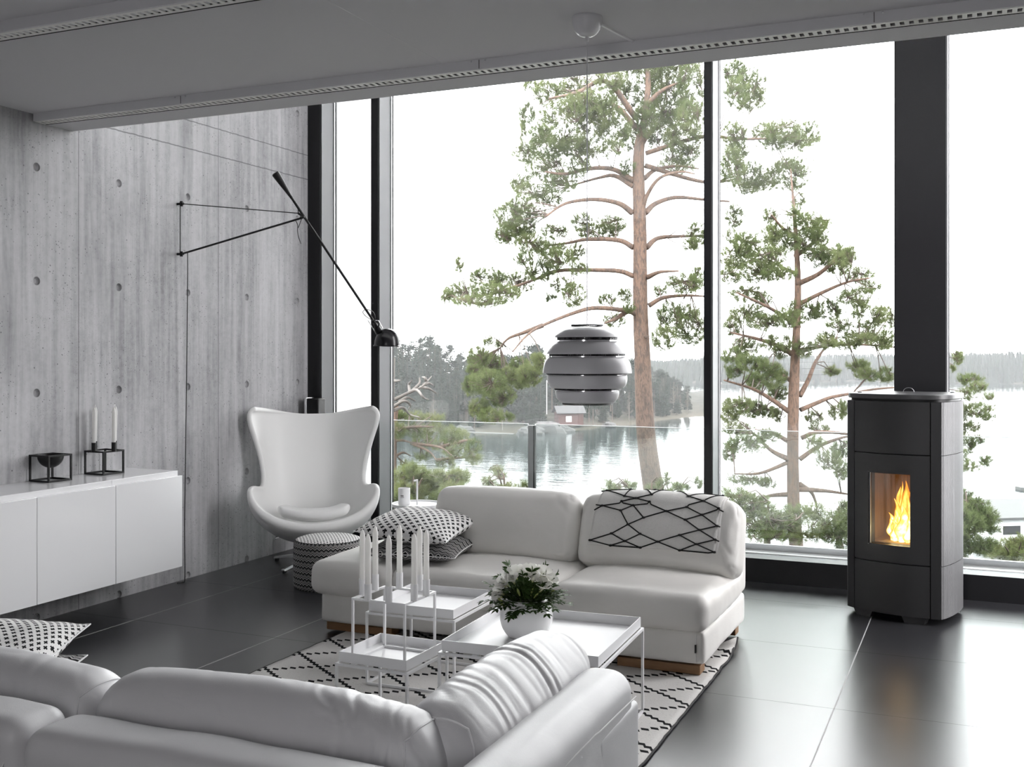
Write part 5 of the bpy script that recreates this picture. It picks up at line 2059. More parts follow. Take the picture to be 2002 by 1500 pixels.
def px_tree(name, label, cat, d0, trunk, trunk_r, limbs, blobs, bark, needles, seed, base_z=None, L=.055, w=.0042, per=26., nn=26, depth=1.0, group=None, extra_depth=None, limb_r=.055, stem_name='trunk'):
    """tree surveyed from the photo: trunk / limbs as polylines, crown as clumps spread in depth round the trunk"""
    g = np.random.default_rng(seed)
    rnd = random.Random(seed)
    tp = [at(x, y, d0) for x, y in trunk]
    bz = base_z if base_z is not None else near_ground(tp[0].x, tp[0].y) - .1
    base = Vector((tp[0].x, tp[0].y, bz))
    if tp[0].z > bz + .05:
        tp = [base] + tp
        trunk_r = [trunk_r[0] * 1.12] + list(trunk_r)
    r = thing(name, label, cat, base, 0, group)
    O = base
    MB().tube(bez([p - O for p in tp], 60), list(np.interp(np.linspace(0, 1, len(bez(tp, 60))), np.linspace(0, 1, len(trunk_r)), trunk_r)), 14).build(stem_name, bark, r, sharp=0)
    samples = [(p, 0.) for p in bez(tp, 60)]
    for i, lb in enumerate(limbs):
        sl = rnd.uniform(-1, 1) * depth * .5
        n = len(lb)
        pts = [at(x, y, d0 + sl * (k / max(1, n - 1)) ** 1.2) for k, (x, y) in enumerate(lb)]
        pts = bez(pts, 24)
        m = len(pts)
        r0 = limb_r * rnd.uniform(.8, 1.1)
        MB().tube([p - O for p in pts], [r0 * (1 - .75 * k / m) for k in range(m)], 8).build('branch', bark, r, sharp=0)
        samples += [(p, 1.) for p in pts]
    S = np.array([list(p) for p, q in samples])
    cen, dirs = [], []
    tw = MB()
    pxm = d0 / FPX
    for (bx, by, rx, ry) in blobs:
        c0 = at(bx, by, d0)
        k = np.argmin(((S - np.array(c0)) ** 2).sum(1))
        near = Vector(S[k])
        dd = (near - CAM_C).dot(CAM_F)
        dz = dd + rnd.uniform(-1, 1) * depth * .35
        c = at(bx, by, dz)
        far = (near - c).length
        hubs = []
        nh = max(2, int((rx * ry) ** .5 / 9))
        for h in range(nh):
            q = c + (CAM_R * rnd.uniform(-.7, .7) * rx + CAM_U * rnd.uniform(-.7, .4) * ry) * pxm + CAM_F * rnd.uniform(-.5, .5) * rx * pxm
            hubs.append(q)
            if far < 1.1:
                mid = (near + q) / 2 + Vector((0, 0, rnd.uniform(-.05, .1)))
                tw.tube([p - O for p in (near, mid, q)], [.010, .007, .004], 5, cap=False)
        n = max(5, int(math.pi * rx * ry / per))
        H = np.array([list(h) for h in hubs])
        for _ in range(n):
            a = rnd.uniform(0, 2 * math.pi); rad = rnd.random() ** .5
            q = c + (CAM_R * rad * math.cos(a) * rx + CAM_U * rad * math.sin(a) * ry) * pxm + CAM_F * rnd.gauss(0, .5) * rx * pxm
            kk = np.argmin(((H - np.array(q)) ** 2).sum(1))
            h = hubs[kk]
            v = (q - h)
            if rnd.random() < .30 and v.length < 1.0:
                tw.tube([p - O for p in (h, (h + q) / 2 + Vector((0, 0, -.02)), q)], [.006, .0045, .003], 3, cap=False)
            dv = (v.normalized() * .6 if v.length > 1e-6 else Vector()) + Vector((0, 0, .75))
            cen.append(tuple(q - O)); dirs.append(tuple(dv.normalized()))
    if tw.v:
        tw.build('twigs', twig_mat, r, recalc=False, sharp=0)['kind'] = 'stuff'
    needle_mesh('foliage', cen, dirs, nn, L, w, needles, r, seed)
    return r


def Z(pts, ox, oy, s):
    """zoom-window coordinates -> photo pixels"""
    out = []
    for p in pts:
        if len(p) == 2:
            out.append((ox + p[0] / s, oy + p[1] / s))
        else:
            out.append((ox + p[0] / s, oy + p[1] / s, p[2] / s, p[3] / s))
    return out


z4 = lambda p: Z(p, 850, 100, 2.5)
z5 = lambda p: Z(p, 1360, 100, 2.5)
z6 = lambda p: Z(p, 1360, 650, 3.0)
z1b = lambda p: Z(p, 820, 640, 3.575)
z3 = lambda p: Z(p, 700, 600, 3.75)
zR = lambda p: Z(p, 1820, 650, 3.335)
zT = lambda p: Z(p, 1140, 900, 5.27)

limbs = [z4(q) for q in ([(970, 632), (870, 577), (750, 575), (640, 600), (540, 590)], [(970, 660), (880, 610), (800, 620), (660, 660)], [(965, 790), (900, 745), (780, 725), (640, 745), (540, 810)],
                         [(970, 960), (900, 925), (750, 920), (640, 940), (540, 952)], [(972, 1100), (900, 1075), (750, 1070), (600, 1075), (480, 1120), (300, 1180), (120, 1215)],
                         [(990, 1292), (940, 1270), (790, 1255), (680, 1280), (530, 1340), (450, 1390), (380, 1470)], [(530, 1340), (430, 1378), (360, 1405), (320, 1450)],
                         [(1025, 622), (1080, 580), (1190, 562), (1290, 575)], [(1015, 780), (1040, 700), (1100, 620), (1200, 590), (1270, 600)], [(1030, 790), (1080, 745), (1180, 715), (1310, 725), (1440, 735)],
                         [(1035, 960), (1090, 915), (1200, 905), (1310, 905)], [(1040, 1105), (1100, 1080), (1190, 1075)], [(1045, 1245), (1120, 1205), (1240, 1195), (1330, 1200)],
                         [(1020, 440), (1060, 390), (1120, 362)], [(990, 380), (860, 260), (690, 345)], [(985, 330), (840, 150), (690, 205), (560, 232)], [(1000, 300), (1100, 200), (1200, 150)],
                         [(945, 470 + 800), (880, 1310), (830, 1330)], [(1030, 500), (1300, 420), (1500, 430), (1700, 425)], [(1030, 560), (1320, 640), (1500, 620)])]
blobs = z4([(480, 160, 60, 30), (560, 200, 80, 60), (700, 170, 90, 80), (850, 130, 80, 60), (620, 310, 110, 60), (450, 310, 40, 60), (430, 390, 20, 60), (760, 370, 70, 70), (880, 380, 80, 70), (930, 200, 80, 90),
            (1050, 180, 80, 120), (1150, 220, 90, 140), (1250, 200, 70, 150), (1100, 420, 90, 60), (1220, 420, 100, 70), (1200, 500, 100, 50), (1030, 330, 60, 90), (900, 60, 120, 50), (1050, 60, 120, 60), (1200, 60, 110, 60), (780, 250, 90, 60),
            (440, 490, 70, 50), (540, 560, 110, 70), (620, 640, 90, 50), (420, 640, 60, 50), (480, 680, 90, 40), (700, 560, 60, 50), (940, 560, 40, 40), (560, 460, 100, 60), (680, 460, 80, 50),
            (360, 800, 80, 60), (470, 790, 90, 50), (380, 880, 90, 60), (470, 940, 80, 50), (580, 880, 80, 40), (720, 830, 60, 50), (860, 840, 90, 45), (800, 880, 120, 40), (330, 900, 50, 40), (420, 740, 60, 40),
            (440, 1010, 60, 30), (600, 1010, 90, 50), (690, 980, 50, 50), (120, 1040, 25, 40), (250, 1100, 90, 50), (130, 1170, 90, 50), (220, 1220, 130, 30), (380, 1130, 120, 60), (520, 1070, 80, 50), (620, 1140, 60, 40),
            (680, 1190, 60, 60), (560, 1200, 40, 20), (700, 1060, 60, 30), (300, 1180, 120, 50), (60, 1190, 40, 40), (840, 1210, 50, 30), (930, 1190, 40, 40), (880, 1310, 60, 40), (950, 1250, 30, 30),
            (1280, 900, 50, 70), (1250, 940, 40, 30), (1220, 1130, 90, 50), (1100, 1170, 40, 30), (1280, 1110, 40, 60), (1150, 1300, 70, 80), (1250, 1350, 80, 90), (1120, 1400, 60, 60), (1230, 1270, 70, 40)])
blobs += z4([(700, 260, 90, 60), (640, 420, 90, 50), (520, 400, 60, 50), (820, 300, 90, 70), (960, 420, 80, 60), (1120, 320, 110, 70), (1250, 320, 70, 80), (1180, 560, 110, 40), (740, 480, 80, 50), (860, 470, 60, 40), (560, 720, 70, 40), (560, 960, 90, 40), (420, 860, 80, 50)])
blobs += z5([(190, 90, 60, 60), (260, 160, 90, 80), (280, 240, 70, 60), (340, 400, 70, 60), (430, 390, 100, 60), (540, 400, 80, 60), (450, 450, 120, 30), (190, 400, 60, 60), (180, 560, 60, 90), (260, 600, 90, 70), (450, 600, 110, 80),
             (470, 550, 80, 30), (330, 640, 80, 40), (250, 660, 80, 40), (190, 800, 50, 60), (200, 480, 60, 60), (200, 200, 60, 80), (180, 900, 50, 40)])
blobs += z1b([(420, 200, 90, 70), (480, 260, 150, 90), (380, 400, 90, 80), (480, 380, 130, 90), (560, 470, 120, 80), (420, 560, 80, 70), (500, 610, 90, 50), (600, 620, 70, 30), (700, 260, 80, 60), (770, 330, 90, 80), (830, 240, 60, 70),
              (700, 370, 80, 60), (640, 330, 100, 60), (480, 90, 40, 40), (560, 110, 40, 40), (400, 300, 80, 50)])
px_tree('pine_tree', 'tall pine with a bare reddish trunk outside the wide middle window pane', 'tree', 19.0,
        [(1284, 1010), (1263, 850), (1256, 700), (1252, 600), (1251, 450), (1248, 330), (1251, 280), (1260, 230), (1267, 170), (1264, 110), (1270, 30), (1275, -60)],
        [.19, .165, .142, .130, .118, .105, .09, .06, .05, .042, .035, .02], limbs, blobs, bark_big, pine_needles, 21, per=10., nn=28, depth=3.0, w=.0056)

limbs = [z6(q) for q in ([(555, 470), (440, 390), (330, 330), (165, 280)], [(615, 455), (720, 410), (800, 380), (920, 358), (1040, 335), (1180, 322)], [(575, 130), (460, 70), (330, 30), (200, 0)], [(565, 290), (500, 240), (420, 210)],
                         [(610, 375), (660, 280), (700, 180), (760, 90), (830, 30)], [(545, 745), (440, 690), (345, 595)], [(610, 745), (720, 670), (850, 620), (940, 606)], [(545, 640), (450, 590), (350, 570)],
                         [(620, 620), (720, 585), (920, 600), (1100, 640)], [(550, 760), (380, 825), (230, 830)], [(610, 890), (680, 940), (715, 1030)], [(600, 920), (760, 930), (900, 950)], [(545, 950), (430, 960), (330, 1000)],
                         [(600, 120), (700, 90), (900, 70), (1150, 85)])]
limbs += [z5(q) for q in ([(495, 1140), (600, 1090), (700, 1010), (780, 985)], [(500, 1090), (430, 1060), (300, 990)], [(490, 1000), (560, 950), (640, 860)], [(485, 900), (430, 870), (370, 800)], [(500, 1240), (620, 1180), (740, 1130), (850, 1110)], [(505, 1350), (370, 1260), (200, 1180)])]
blobs = z5([(480, 790, 40, 40), (560, 830, 90, 50), (600, 870, 70, 60), (400, 880, 80, 50), (360, 800, 40, 40), (420, 930, 90, 60), (560, 930, 90, 60), (680, 990, 90, 50), (730, 1000, 60, 50), (600, 1000, 80, 50), (350, 1000, 90, 50),
            (250, 940, 70, 60), (200, 1000, 80, 60), (300, 1070, 100, 60), (170, 1090, 50, 50), (400, 1080, 90, 40), (790, 1090, 80, 40), (700, 1050, 60, 40), (250, 1180, 80, 40), (330, 1210, 50, 40), (520, 1270, 90, 60), (450, 1300, 70, 50),
            (640, 1260, 80, 50), (780, 1200, 90, 50), (850, 1150, 60, 30), (850, 1290, 90, 60), (930, 1300, 50, 60), (800, 1380, 100, 50), (250, 1280, 90, 50), (330, 1320, 90, 40), (180, 1340, 50, 50), (640, 1400, 60, 40), (700, 1330, 70, 40),
            (930, 1400, 40, 50), (250, 1440, 80, 50), (400, 1420, 80, 40), (500, 720, 40, 40)])
blobs += z6([(230, 130, 80, 50), (320, 170, 90, 50), (420, 200, 80, 40), (500, 110, 60, 40), (640, 90, 60, 50), (760, 60, 80, 40), (880, 60, 90, 40), (1000, 30, 80, 30), (1090, 60, 70, 40), (220, 220, 60, 40), (350, 280, 70, 60),
             (450, 270, 60, 50), (480, 350, 60, 60), (500, 250, 40, 40), (800, 220, 50, 30), (960, 190, 70, 40), (1010, 240, 80, 40), (1120, 240, 50, 50), (240, 420, 90, 50), (330, 440, 90, 60), (200, 480, 60, 60), (420, 460, 70, 40),
             (480, 480, 50, 40), (690, 490, 60, 40), (830, 460, 60, 50), (880, 430, 40, 50), (720, 560, 70, 30), (250, 560, 100, 40), (300, 650, 120, 50), (200, 700, 50, 60), (420, 600, 80, 40), (700, 650, 60, 50), (850, 680, 70, 60),
             (780, 740, 80, 60), (870, 800, 60, 60), (300, 860, 130, 30), (420, 880, 60, 30)])
blobs += zR([(180, 150, 40, 50), (150, 220, 20, 30), (250, 300, 80, 40), (300, 350, 60, 40), (380, 410, 40, 25), (220, 400, 60, 40), (300, 500, 110, 50), (200, 500, 40, 60), (360, 540, 50, 30), (210, 600, 60, 60), (280, 610, 50, 30),
             (220, 720, 70, 70), (300, 700, 50, 40), (350, 830, 50, 40), (200, 800, 40, 50), (260, 860, 60, 40), (190, 880, 30, 30)])
px_tree('pine_tree', 'smaller bushy pine standing between the window upright and the black stove', 'tree', 15.5,
        [(1558, 1085), (1552, 1000), (1550, 900), (1551, 800), (1553, 740), (1557, 650), (1560, 560), (1557, 480), (1553, 420), (1549, 372), (1546, 330)],
        [.105, .092, .085, .082, .074, .055, .047, .036, .026, .016, .006], limbs, blobs, bark_small, pine_needles, 33, per=12., nn=28, depth=2.0, L=.05, w=.005, limb_r=.040)

# shrubs and young pines close to the house
px_tree('young_pine', 'pale green young pine crown at the lower left of the wide window', 'shrub', 11.5, [(800, 1100), (805, 1000), (808, 930)], [.05, .035, .01], [z3(q) for q in ([(400, 1400), (330, 1280)], [(410, 1380), (470, 1260)])],
        z3([(330, 1220, 80, 60), (450, 1230, 100, 60), (330, 1320, 70, 50), (420, 1350, 90, 50), (300, 1400, 60, 60), (400, 1430, 90, 50), (390, 1180, 50, 40)]), bark_small, pine_needles_b, 41, L=.06, w=.0048, per=13, depth=.8, limb_r=.02, stem_name='stem')
px_tree('young_pine', 'pale green young pine crown behind the left end of the sofa back', 'shrub', 11.5, [(880, 1100), (880, 1000), (878, 930)], [.05, .035, .01], [z3(q) for q in ([(670, 1400), (620, 1260)], [(680, 1380), (740, 1260)])],
        z3([(600, 1250, 100, 60), (740, 1240, 90, 60), (500, 1330, 120, 50), (700, 1330, 90, 50), (620, 1400, 110, 50), (540, 1430, 80, 40)]), bark_small, pine_needles_b, 42, L=.06, w=.0048, per=13, depth=.8, limb_r=.02, stem_name='stem')
px_tree('young_pine', 'sparse young pine by the steel post outside the window', 'shrub', 13.0, [(1000, 1100), (990, 1000), (985, 930)], [.04, .03, .01], [z3(q) for q in ([(1070, 1400), (960, 1270)], [(1080, 1400), (1020, 1190)], [(1090, 1420), (1220, 1320)])],
        z3([(980, 1330, 120, 30), (1100, 1320, 60, 40), (1230, 1320, 60, 60), (1050, 1230, 60, 26), (960, 1270, 60, 36), (1010, 1180, 60, 26), (1160, 1370, 120, 40), (1270, 1370, 30, 50)]), bark_small, pine_needles_b, 43, L=.055, w=.0045, per=18, depth=1.0, limb_r=.018, stem_name='stem')
px_tree('leaning_pine', 'grey-green leaning pine with bare limbs left of the lake', 'tree', 15.5, [(770, 1150), (765, 1000), (768, 860), (775, 790)], [.10, .085, .06, .03],
        [z3(q) for q in ([(265, 980), (330, 980), (405, 1002)], [(270, 1095), (330, 1070), (385, 1092)], [(390, 1000), (520, 1060), (575, 1125)], [(405, 1002), (600, 1030), (690, 1092)], [(260, 900), (420, 880), (560, 880)], [(600, 1030), (800, 980), (900, 1000)], [(575, 1125), (700, 1110), (860, 1100)])],
        z3([(320, 790, 70, 50), (420, 800, 90, 40), (560, 810, 80, 40), (300, 900, 60, 60), (420, 900, 100, 50), (560, 900, 100, 60), (680, 930, 90, 60), (760, 960, 90, 60), (850, 1010, 60, 50), (720, 1050, 100, 50), (600, 1000, 90, 40), (460, 970, 90, 50),
            (850, 1100, 80, 40), (480, 1080, 70, 40), (350, 1150, 60, 40), (640, 1140, 80, 40)]), bark_small, pine_needles_b, 44, L=.06, w=.0046, per=21, depth=1.6, limb_r=.03)
# bare dead branches
dt = thing('dead_tree', 'pale bare dead tree branches by the left window upright', 'tree', (at(765, 900, 15).x, at(765, 900, 15).y, -2.2))
O_ = Vector(dt.location)
MB().tube(bez([Vector((0, 0, 0)), at(764, 900, 15) - O_, at(766, 790, 15) - O_, at(768, 700, 15) - O_], 20), [.07] * 5 + [.05] * 5 + [.035] * 11, 10).build('trunk', dead_mat, dt)
rnd = random.Random(3)
for q in ([(265, 680), (370, 630), (460, 590), (540, 510)], [(370, 630), (430, 610), (480, 665), (520, 680)], [(460, 590), (520, 600), (575, 635)], [(380, 625), (372, 570), (395, 540)], [(262, 730), (340, 690), (385, 725), (360, 760)],
          [(400, 615), (450, 560), (450, 520)], [(480, 570), (520, 560), (550, 575)], [(262, 545), (310, 540)], [(300, 700), (360, 665), (420, 690)], [(262, 760), (330, 740), (380, 790), (450, 810)], [(500, 545), (490, 520), (470, 515)]):
    pts = [at(x, y, 15 + .4 * k * rnd.uniform(-1, 1)) for k, (x, y) in enumerate(z3(q))]
    P = bez(pts, 16)
    MB().tube([p - O_ for p in P], [.022 * (1 - .8 * k / len(P)) + .003 for k in range(len(P))], 6).build('branch', dead_mat, dt, sharp=0)

px_tree('young_pine', 'grey-green young pine tips in front of the tall pine trunk', 'shrub', 14.5, [(1260, 1100), (1270, 1000), (1275, 940)], [.05, .03, .008], [zT(q) for q in ([(600, 480), (450, 260)], [(600, 480), (350, 270)], [(620, 480), (870, 220)], [(620, 470), (1000, 280)])],
        zT([(260, 230, 50, 50), (350, 255, 60, 34), (450, 230, 40, 45), (520, 255, 50, 34), (800, 230, 60, 44), (870, 180, 36, 60), (960, 250, 80, 40), (1060, 270, 60, 30), (1190, 215, 44, 60), (700, 280, 90, 30), (300, 300, 120, 30), (450, 320, 160, 40), (900, 320, 160, 40)]),
        bark_small, pine_needles, 45, L=.06, w=.0046, per=12, depth=.8, limb_r=.018, stem_name='stem')
px_tree('young_pine', 'low dense pine shrub behind the sofa and left of the stove', 'shrub', 12.5, [(1500, 1095), (1500, 1040), (1502, 980)], [.05, .035, .01], [z6(q) for q in ([(420, 1200), (300, 1040)], [(430, 1200), (460, 1080)], [(440, 1210), (620, 1080)])],
        z6([(230, 960, 90, 60), (350, 1000, 120, 60), (450, 1080, 120, 60), (250, 1060, 100, 60), (600, 1060, 90, 60), (400, 1180, 150, 30), (600, 1190, 150, 25), (500, 1130, 140, 40), (300, 1130, 120, 40)]), bark_small, pine_needles, 46, L=.055, w=.0045, per=16, depth=.8, limb_r=.018, stem_name='stem')
px_tree('young_pine', 'low pine shrub directly left of the stove outside', 'shrub', 12.0, [(1645, 1100), (1640, 1050), (1640, 990)], [.05, .035, .01], [z6(q) for q in ([(840, 1220), (720, 1060)], [(850, 1210), (900, 1040)])],
        z6([(700, 1040, 60, 50), (800, 1100, 80, 60), (870, 1040, 60, 60), (800, 1170, 100, 50), (870, 1240, 60, 30), (720, 1150, 80, 50), (880, 1140, 60, 60), (960, 1120, 60, 90)]), bark_small, pine_needles, 47, L=.055, w=.0045, per=18, depth=.8, limb_r=.018, stem_name='stem')
px_tree('young_pine', 'dense green pine shrub directly right of the stove outside', 'shrub', 12.0, [(1880, 1110), (1885, 1040), (1890, 980)], [.05, .035, .01], [zR(q) for q in ([(200, 1370), (290, 1390), (400, 1440)], [(210, 1400), (280, 1200)], [(200, 1390), (230, 1080)])],
        zR([(210, 1050, 60, 50), (280, 1120, 90, 60), (330, 1200, 110, 80), (250, 1250, 100, 90), (400, 1260, 50, 50), (220, 1380, 70, 70), (330, 1380, 100, 60), (200, 1160, 50, 70), (180, 1300, 40, 80)]), bark_small, pine_needles, 48, L=.055, w=.0045, per=14, depth=.8, limb_r=.02, stem_name='stem')
px_tree('young_pine', 'low pine shrub at the right edge below the white boathouse', 'shrub', 12.5, [(1985, 1110), (1985, 1085), (1985, 1060)], [.04, .03, .01], [zR(q) for q in ([(540, 1480), (480, 1390)], [(550, 1480), (590, 1370)])],
        zR([(500, 1390, 110, 56), (580, 1370, 50, 60), (450, 1440, 100, 40), (560, 1440, 100, 40), (640, 1390, 70, 60)]), bark_small, pine_needles_b, 49, L=.055, w=.0045, per=14, depth=.8, limb_r=.018, stem_name='stem')


# ------------------------------------------------------------------ far forest
def spruce_meshes(seed, h=12., rad=1.9, n_whorl=26):
    g = random.Random(seed)
    m = MB()
    for i in range(n_whorl):
        t = i / (n_whorl - 1)
        z = h * (.10 + .90 * t)
        R0 = rad * (1 - t) ** .85 * g.uniform(.75, 1.15) + .06
        nb = 9 if t < .7 else 6
        ph = g.uniform(0, 6)
        for k in range(nb):
            a = ph + 2 * math.pi * k / nb + g.uniform(-.2, .2)
            d = Vector((math.cos(a), math.sin(a), 0)); s = Vector((-d.y, d.x, 0))
            L = R0 * g.uniform(.65, 1.15)
            w = L * .30
            dr = L * g.uniform(.25, .5)
            c = Vector((0, 0, z))
            p0, p1, p2 = c, c + d * L * .55 + Vector((0, 0, -dr * .35)), c + d * L + Vector((0, 0, -dr * .7))
            q = Vector((0, 0, -.28 * L))
            m.add([p0, p1 + s * w + q, p2, p1 - s * w + q, p1 + Vector((0, 0, .05)), p2 + q * .6, p1 + q * 1.6], [(0, 1, 4), (1, 2, 4), (2, 3, 4), (3, 0, 4), (4, 2, 5, 6)])
    return m


def bare_mesh(seed, h=9.):
    g = random.Random(seed)
    m = MB()
    for i in range(60):
        z = h * g.uniform(.25, .95)
        a = g.uniform(0, 6.28)
        L = g.uniform(.6, 1.8) * (1.15 - z / h)
        d = Vector((math.cos(a) * .7, math.sin(a) * .7, g.uniform(.2, .9))).normalized()
        c = Vector((0, 0, z))
        for j in range(6):
            e = (d + Vector((g.gauss(0, .5), g.gauss(0, .5), g.gauss(0, .4)))).normalized()
            b = c + d * L * g.uniform(.2, 1)
            s = e.orthogonal().normalized()
            m.add([b - s * .06, b + s * .06, b + e * L * .7], [(0, 1, 2)])
    return m


def pine_far(seed, h=11.):
    g = random.Random(seed)
    m = MB()
    for i in range(26):
        t = g.uniform(.42, 1)
        z = h * t
        a = g.uniform(0, 6.28)
        rad = 1.7 * (1.15 - t) ** .6 * g.uniform(.3, 1)
        c = Vector((math.cos(a) * rad, math.sin(a) * rad, z))
        for j in range(34):
            e = Vector((g.gauss(0, 1), g.gauss(0, 1), g.gauss(0, .6) + .2)).normalized()
            s = e.orthogonal().normalized()
            b = c + e * g.uniform(0, .55)
            m.add([b - s * .13, b + s * .13, b + e * .45], [(0, 1, 2)])
    return m


def far_tree(kind, label, group, seed):
    r = thing({'s': 'spruce_tree', 'p': 'pine_tree', 'b': 'bare_tree'}[kind], label, 'tree', (0, 0, 0), 0, group)
    h = {'s': 12., 'p': 11., 'b': 9.}[kind]
    mb = {'s': lambda: spruce_meshes(seed), 'p': lambda: pine_far(seed), 'b': lambda: bare_mesh(seed)}[kind]()
    o = mb.build('crown', {'s': far_needles, 'p': far_needles, 'b': far_birch}[kind], r, recalc=False, smooth=False)
    MB().tube([(0, 0, -.6), (0, 0, h * .5), (0, 0, h * .97)], [.13, .09, .02], 6).build('trunk', twig_mat if kind != 'b' else dead_mat, r)
    return r, h


GR = {'s': ('dark spruce among the many on the wooded shore across the lake', 'spruces on the far shore'),
      'p': ('round-topped pine among the many on the wooded shore across the lake', 'pines on the far shore'),
      'b': ('bare leafless tree among the many near the water across the lake', 'bare trees on the far shore')}
protos = {}
for k in 'spb':
    protos[k] = [far_tree(k, GR[k][0], GR[k][1], 60 + 7 * i + ord(k)) for i in range(3)]
used = set()
rnd = random.Random(17)
cands = []
for i in range(700):
    px = rnd.uniform(735, 1345)
    if 1075 < px < 1225 and rnd.random() < .35:
        continue
    d0 = shore_d(px)
    t = 6 + 76 * rnd.random() ** 1.35
    cands.append((px, t))
stand = []
for px, t in cands:
    d0 = shore_d(px)
    p = CAM_C + pxdir(px) * (d0 + t)
    if any((p.x - q[0]) ** 2 + (p.y - q[1]) ** 2 < 1.8 ** 2 for q in stand):
        continue
    z = shore_z(px, t)
    top = EYE - (interp(px, SKY) - HORIZON + rnd.uniform(-6, 8)) / FPX * (d0 + t)
    if 1060 < px < 1150 and t < 26:
        continue
    k = 's' if rnd.random() < (.8 if px < 900 else .5) else ('p' if (t > 20 or rnd.random() < .5) else 'b')
    proto, h = rnd.choice(protos[k])
    room = top - z
    H = min(h * rnd.uniform(.75, 1.15), max(3.2, room))
    if room < 2.2:
        continue
    if t < 22:
        H = min(H, rnd.uniform(4.5, 8.5))
    sc = H / h
    stand.append((p.x, p.y))
    if proto.name in used:
        c = copy_tree(proto)
    else:
        used.add(proto.name); c = proto
    c.location = (p.x, p.y, z)
    c.rotation_euler = (0, 0, rnd.uniform(0, 6.28))
    c.scale = (max(sc, .6), max(sc, .6), sc)
for k in 'spb':
    for proto, h in protos[k]:
        if proto.name not in used:
            for ch in list(proto.children):
                bpy.data.objects.remove(ch)
            bpy.data.objects.remove(proto)

# far ridge forest: too many and too small to count
fm_ = MB()
rnd = random.Random(29)
for i in range(2600):
    px = rnd.uniform(1190, 2190)
    t = rnd.uniform(0, 130)
    d = 502 + t + 25 * math.sin(px * .012)
    p = CAM_C + pxdir(px) * d
    z = LAKE - .6 + 6.0 * min(1, t / 60)
    skyz = EYE - (interp(px, [(1180, 700), (1300, 704), (1413, 694), (1700, 689), (1900, 687), (2002, 685), (2200, 690)]) - HORIZON + rnd.uniform(-2.5, 5)) / FPX * d
    H = max(3., min(rnd.uniform(7, 12), skyz - z))
    R0 = rnd.uniform(1.2, 2.2)
    ph = rnd.uniform(0, 6)
    for z0, z1, rr in ((.05, .6, 1), (.4, 1.0, .62)):
        vs = [(p.x + R0 * rr * math.cos(ph + a) * (1 if k % 2 else .72), p.y + R0 * rr * math.sin(ph + a) * (1 if k % 2 else .72), z + H * z0) for k, a in enumerate(np.linspace(0, 2 * math.pi, 8, endpoint=False))]
        vs.append((p.x, p.y, z + H * z1))
        fm_.add(vs, [(k, (k + 1) % 8, 8) for k in range(8)])
ff = fm_.build('distant_forest', far_needles, recalc=False, smooth=False)
tag(ff, 'hazy wooded ridge across the lake on the right', 'forest', None, 'stuff')

# cabin, boulders, jetty, boathouse
cab = at(1112, 826, 192)
cr = thing('cabin', 'small red cabin with a grey roof on the shore across the lake', 'cabin', (cab.x, cab.y, shore_z(1112, 14) - .3), YAW + R_(12))
MB().span((-2.3, -1.5, 0), (2.3, 1.5, 2.4)).build('walls', cabin_red, cr, smooth=False)
rf = MB()
rf.add([(-2.7, -2.0, 2.25), (2.7, -2.0, 2.25), (2.7, 0, 3.5), (-2.7, 0, 3.5), (-2.7, 2.0, 2.25), (2.7, 2.0, 2.25)], [(0, 1, 2, 3), (3, 2, 5, 4)])
rf.build('roof', roof_grey, cr, smooth=False, solid=.12)
MB().span((-.9, -1.53, .7), (.1, -1.5, 1.7)).build('window', white_matte, cr, smooth=False)
fp = CAM_C + pxdir(1069) * 200
f_ = thing('flagpole', 'thin white flagpole among the trees across the lake', 'flagpole', (fp.x, fp.y, shore_z(1069, 22)))
MB().tube([(0, 0, -.5), (0, 0, EYE - 52 / FPX * 200 - shore_z(1069, 22))], [.07, .05], 8).build('pole', white_matte, f_)
for k, (px, t, s, lab) in enumerate(((1042, 3.0, 2.4, 'large pale boulder at the water beside the steel post across the lake'), (1075, 4.5, 3.4, 'broad grey rock slab below the red cabin'), (1100, 3.0, 2.0, 'grey shore rock right of the broad slab'),
                                     (1025, 2., 1.6, 'small boulder at the tip of the far shore'), (905, 2.5, 1.8, 'boulder on the left part of the far shore'), (1190, 3, 1.5, 'low rock on the beach right of the red cabin'))):
    p = CAM_C + pxdir(px) * (shore_d(px) + t)
    g = MB()
    n1, n2 = 10, 14
    vs = []
    for i in range(n1 + 1):
        for j in range(n2):
            th, ph = math.pi * i / n1, 2 * math.pi * j / n2
            v = Vector((math.sin(th) * math.cos(ph), math.sin(th) * math.sin(ph) * .8, math.cos(th) * .5))
            vs.append(v * s * (.75 + .45 * (fbm(v * 1.3 + Vector((k * 3, 0, 0)), 1, 3) + .4)))
    fs = [(i * n2 + j, i * n2 + (j + 1) % n2, (i + 1) * n2 + (j + 1) % n2, (i + 1) * n2 + j) for i in range(n1) for j in range(n2)]
    g.add(vs, fs)
    o = g.build('boulder', rock_mat, None, (p.x, p.y, LAKE + .25), sharp=20)
    tag(o, lab, 'rock')
dk = CAM_C + pxdir(955) * (shore_d(955) - 2)
o = MB().box((0, 0, 0), (9, .8, .12)).build('jetty', dock_mat, None, (dk.x, dk.y, LAKE + .5), YAW + R_(-28), smooth=False)
tag(o, 'pale wooden jetty on the far shore left of the steel post', 'jetty')
bh = on_z(2000, 1049, LAKE + .7)
br = thing('boathouse', 'white boathouse with a pale roof by the water at the right edge', 'boathouse', (bh.x, bh.y, LAKE), YAW + R_(8))
MB().span((-2.15, 0, 0), (5.5, 2.6, 2.0)).build('walls', ext_white, br, smooth=False)
rf = MB(); rf.add([(-2.5, -.5, 1.95), (5.8, -.5, 1.95), (5.8, 3.0, 2.75), (-2.5, 3.0, 2.75)], [(0, 1, 2, 3)])
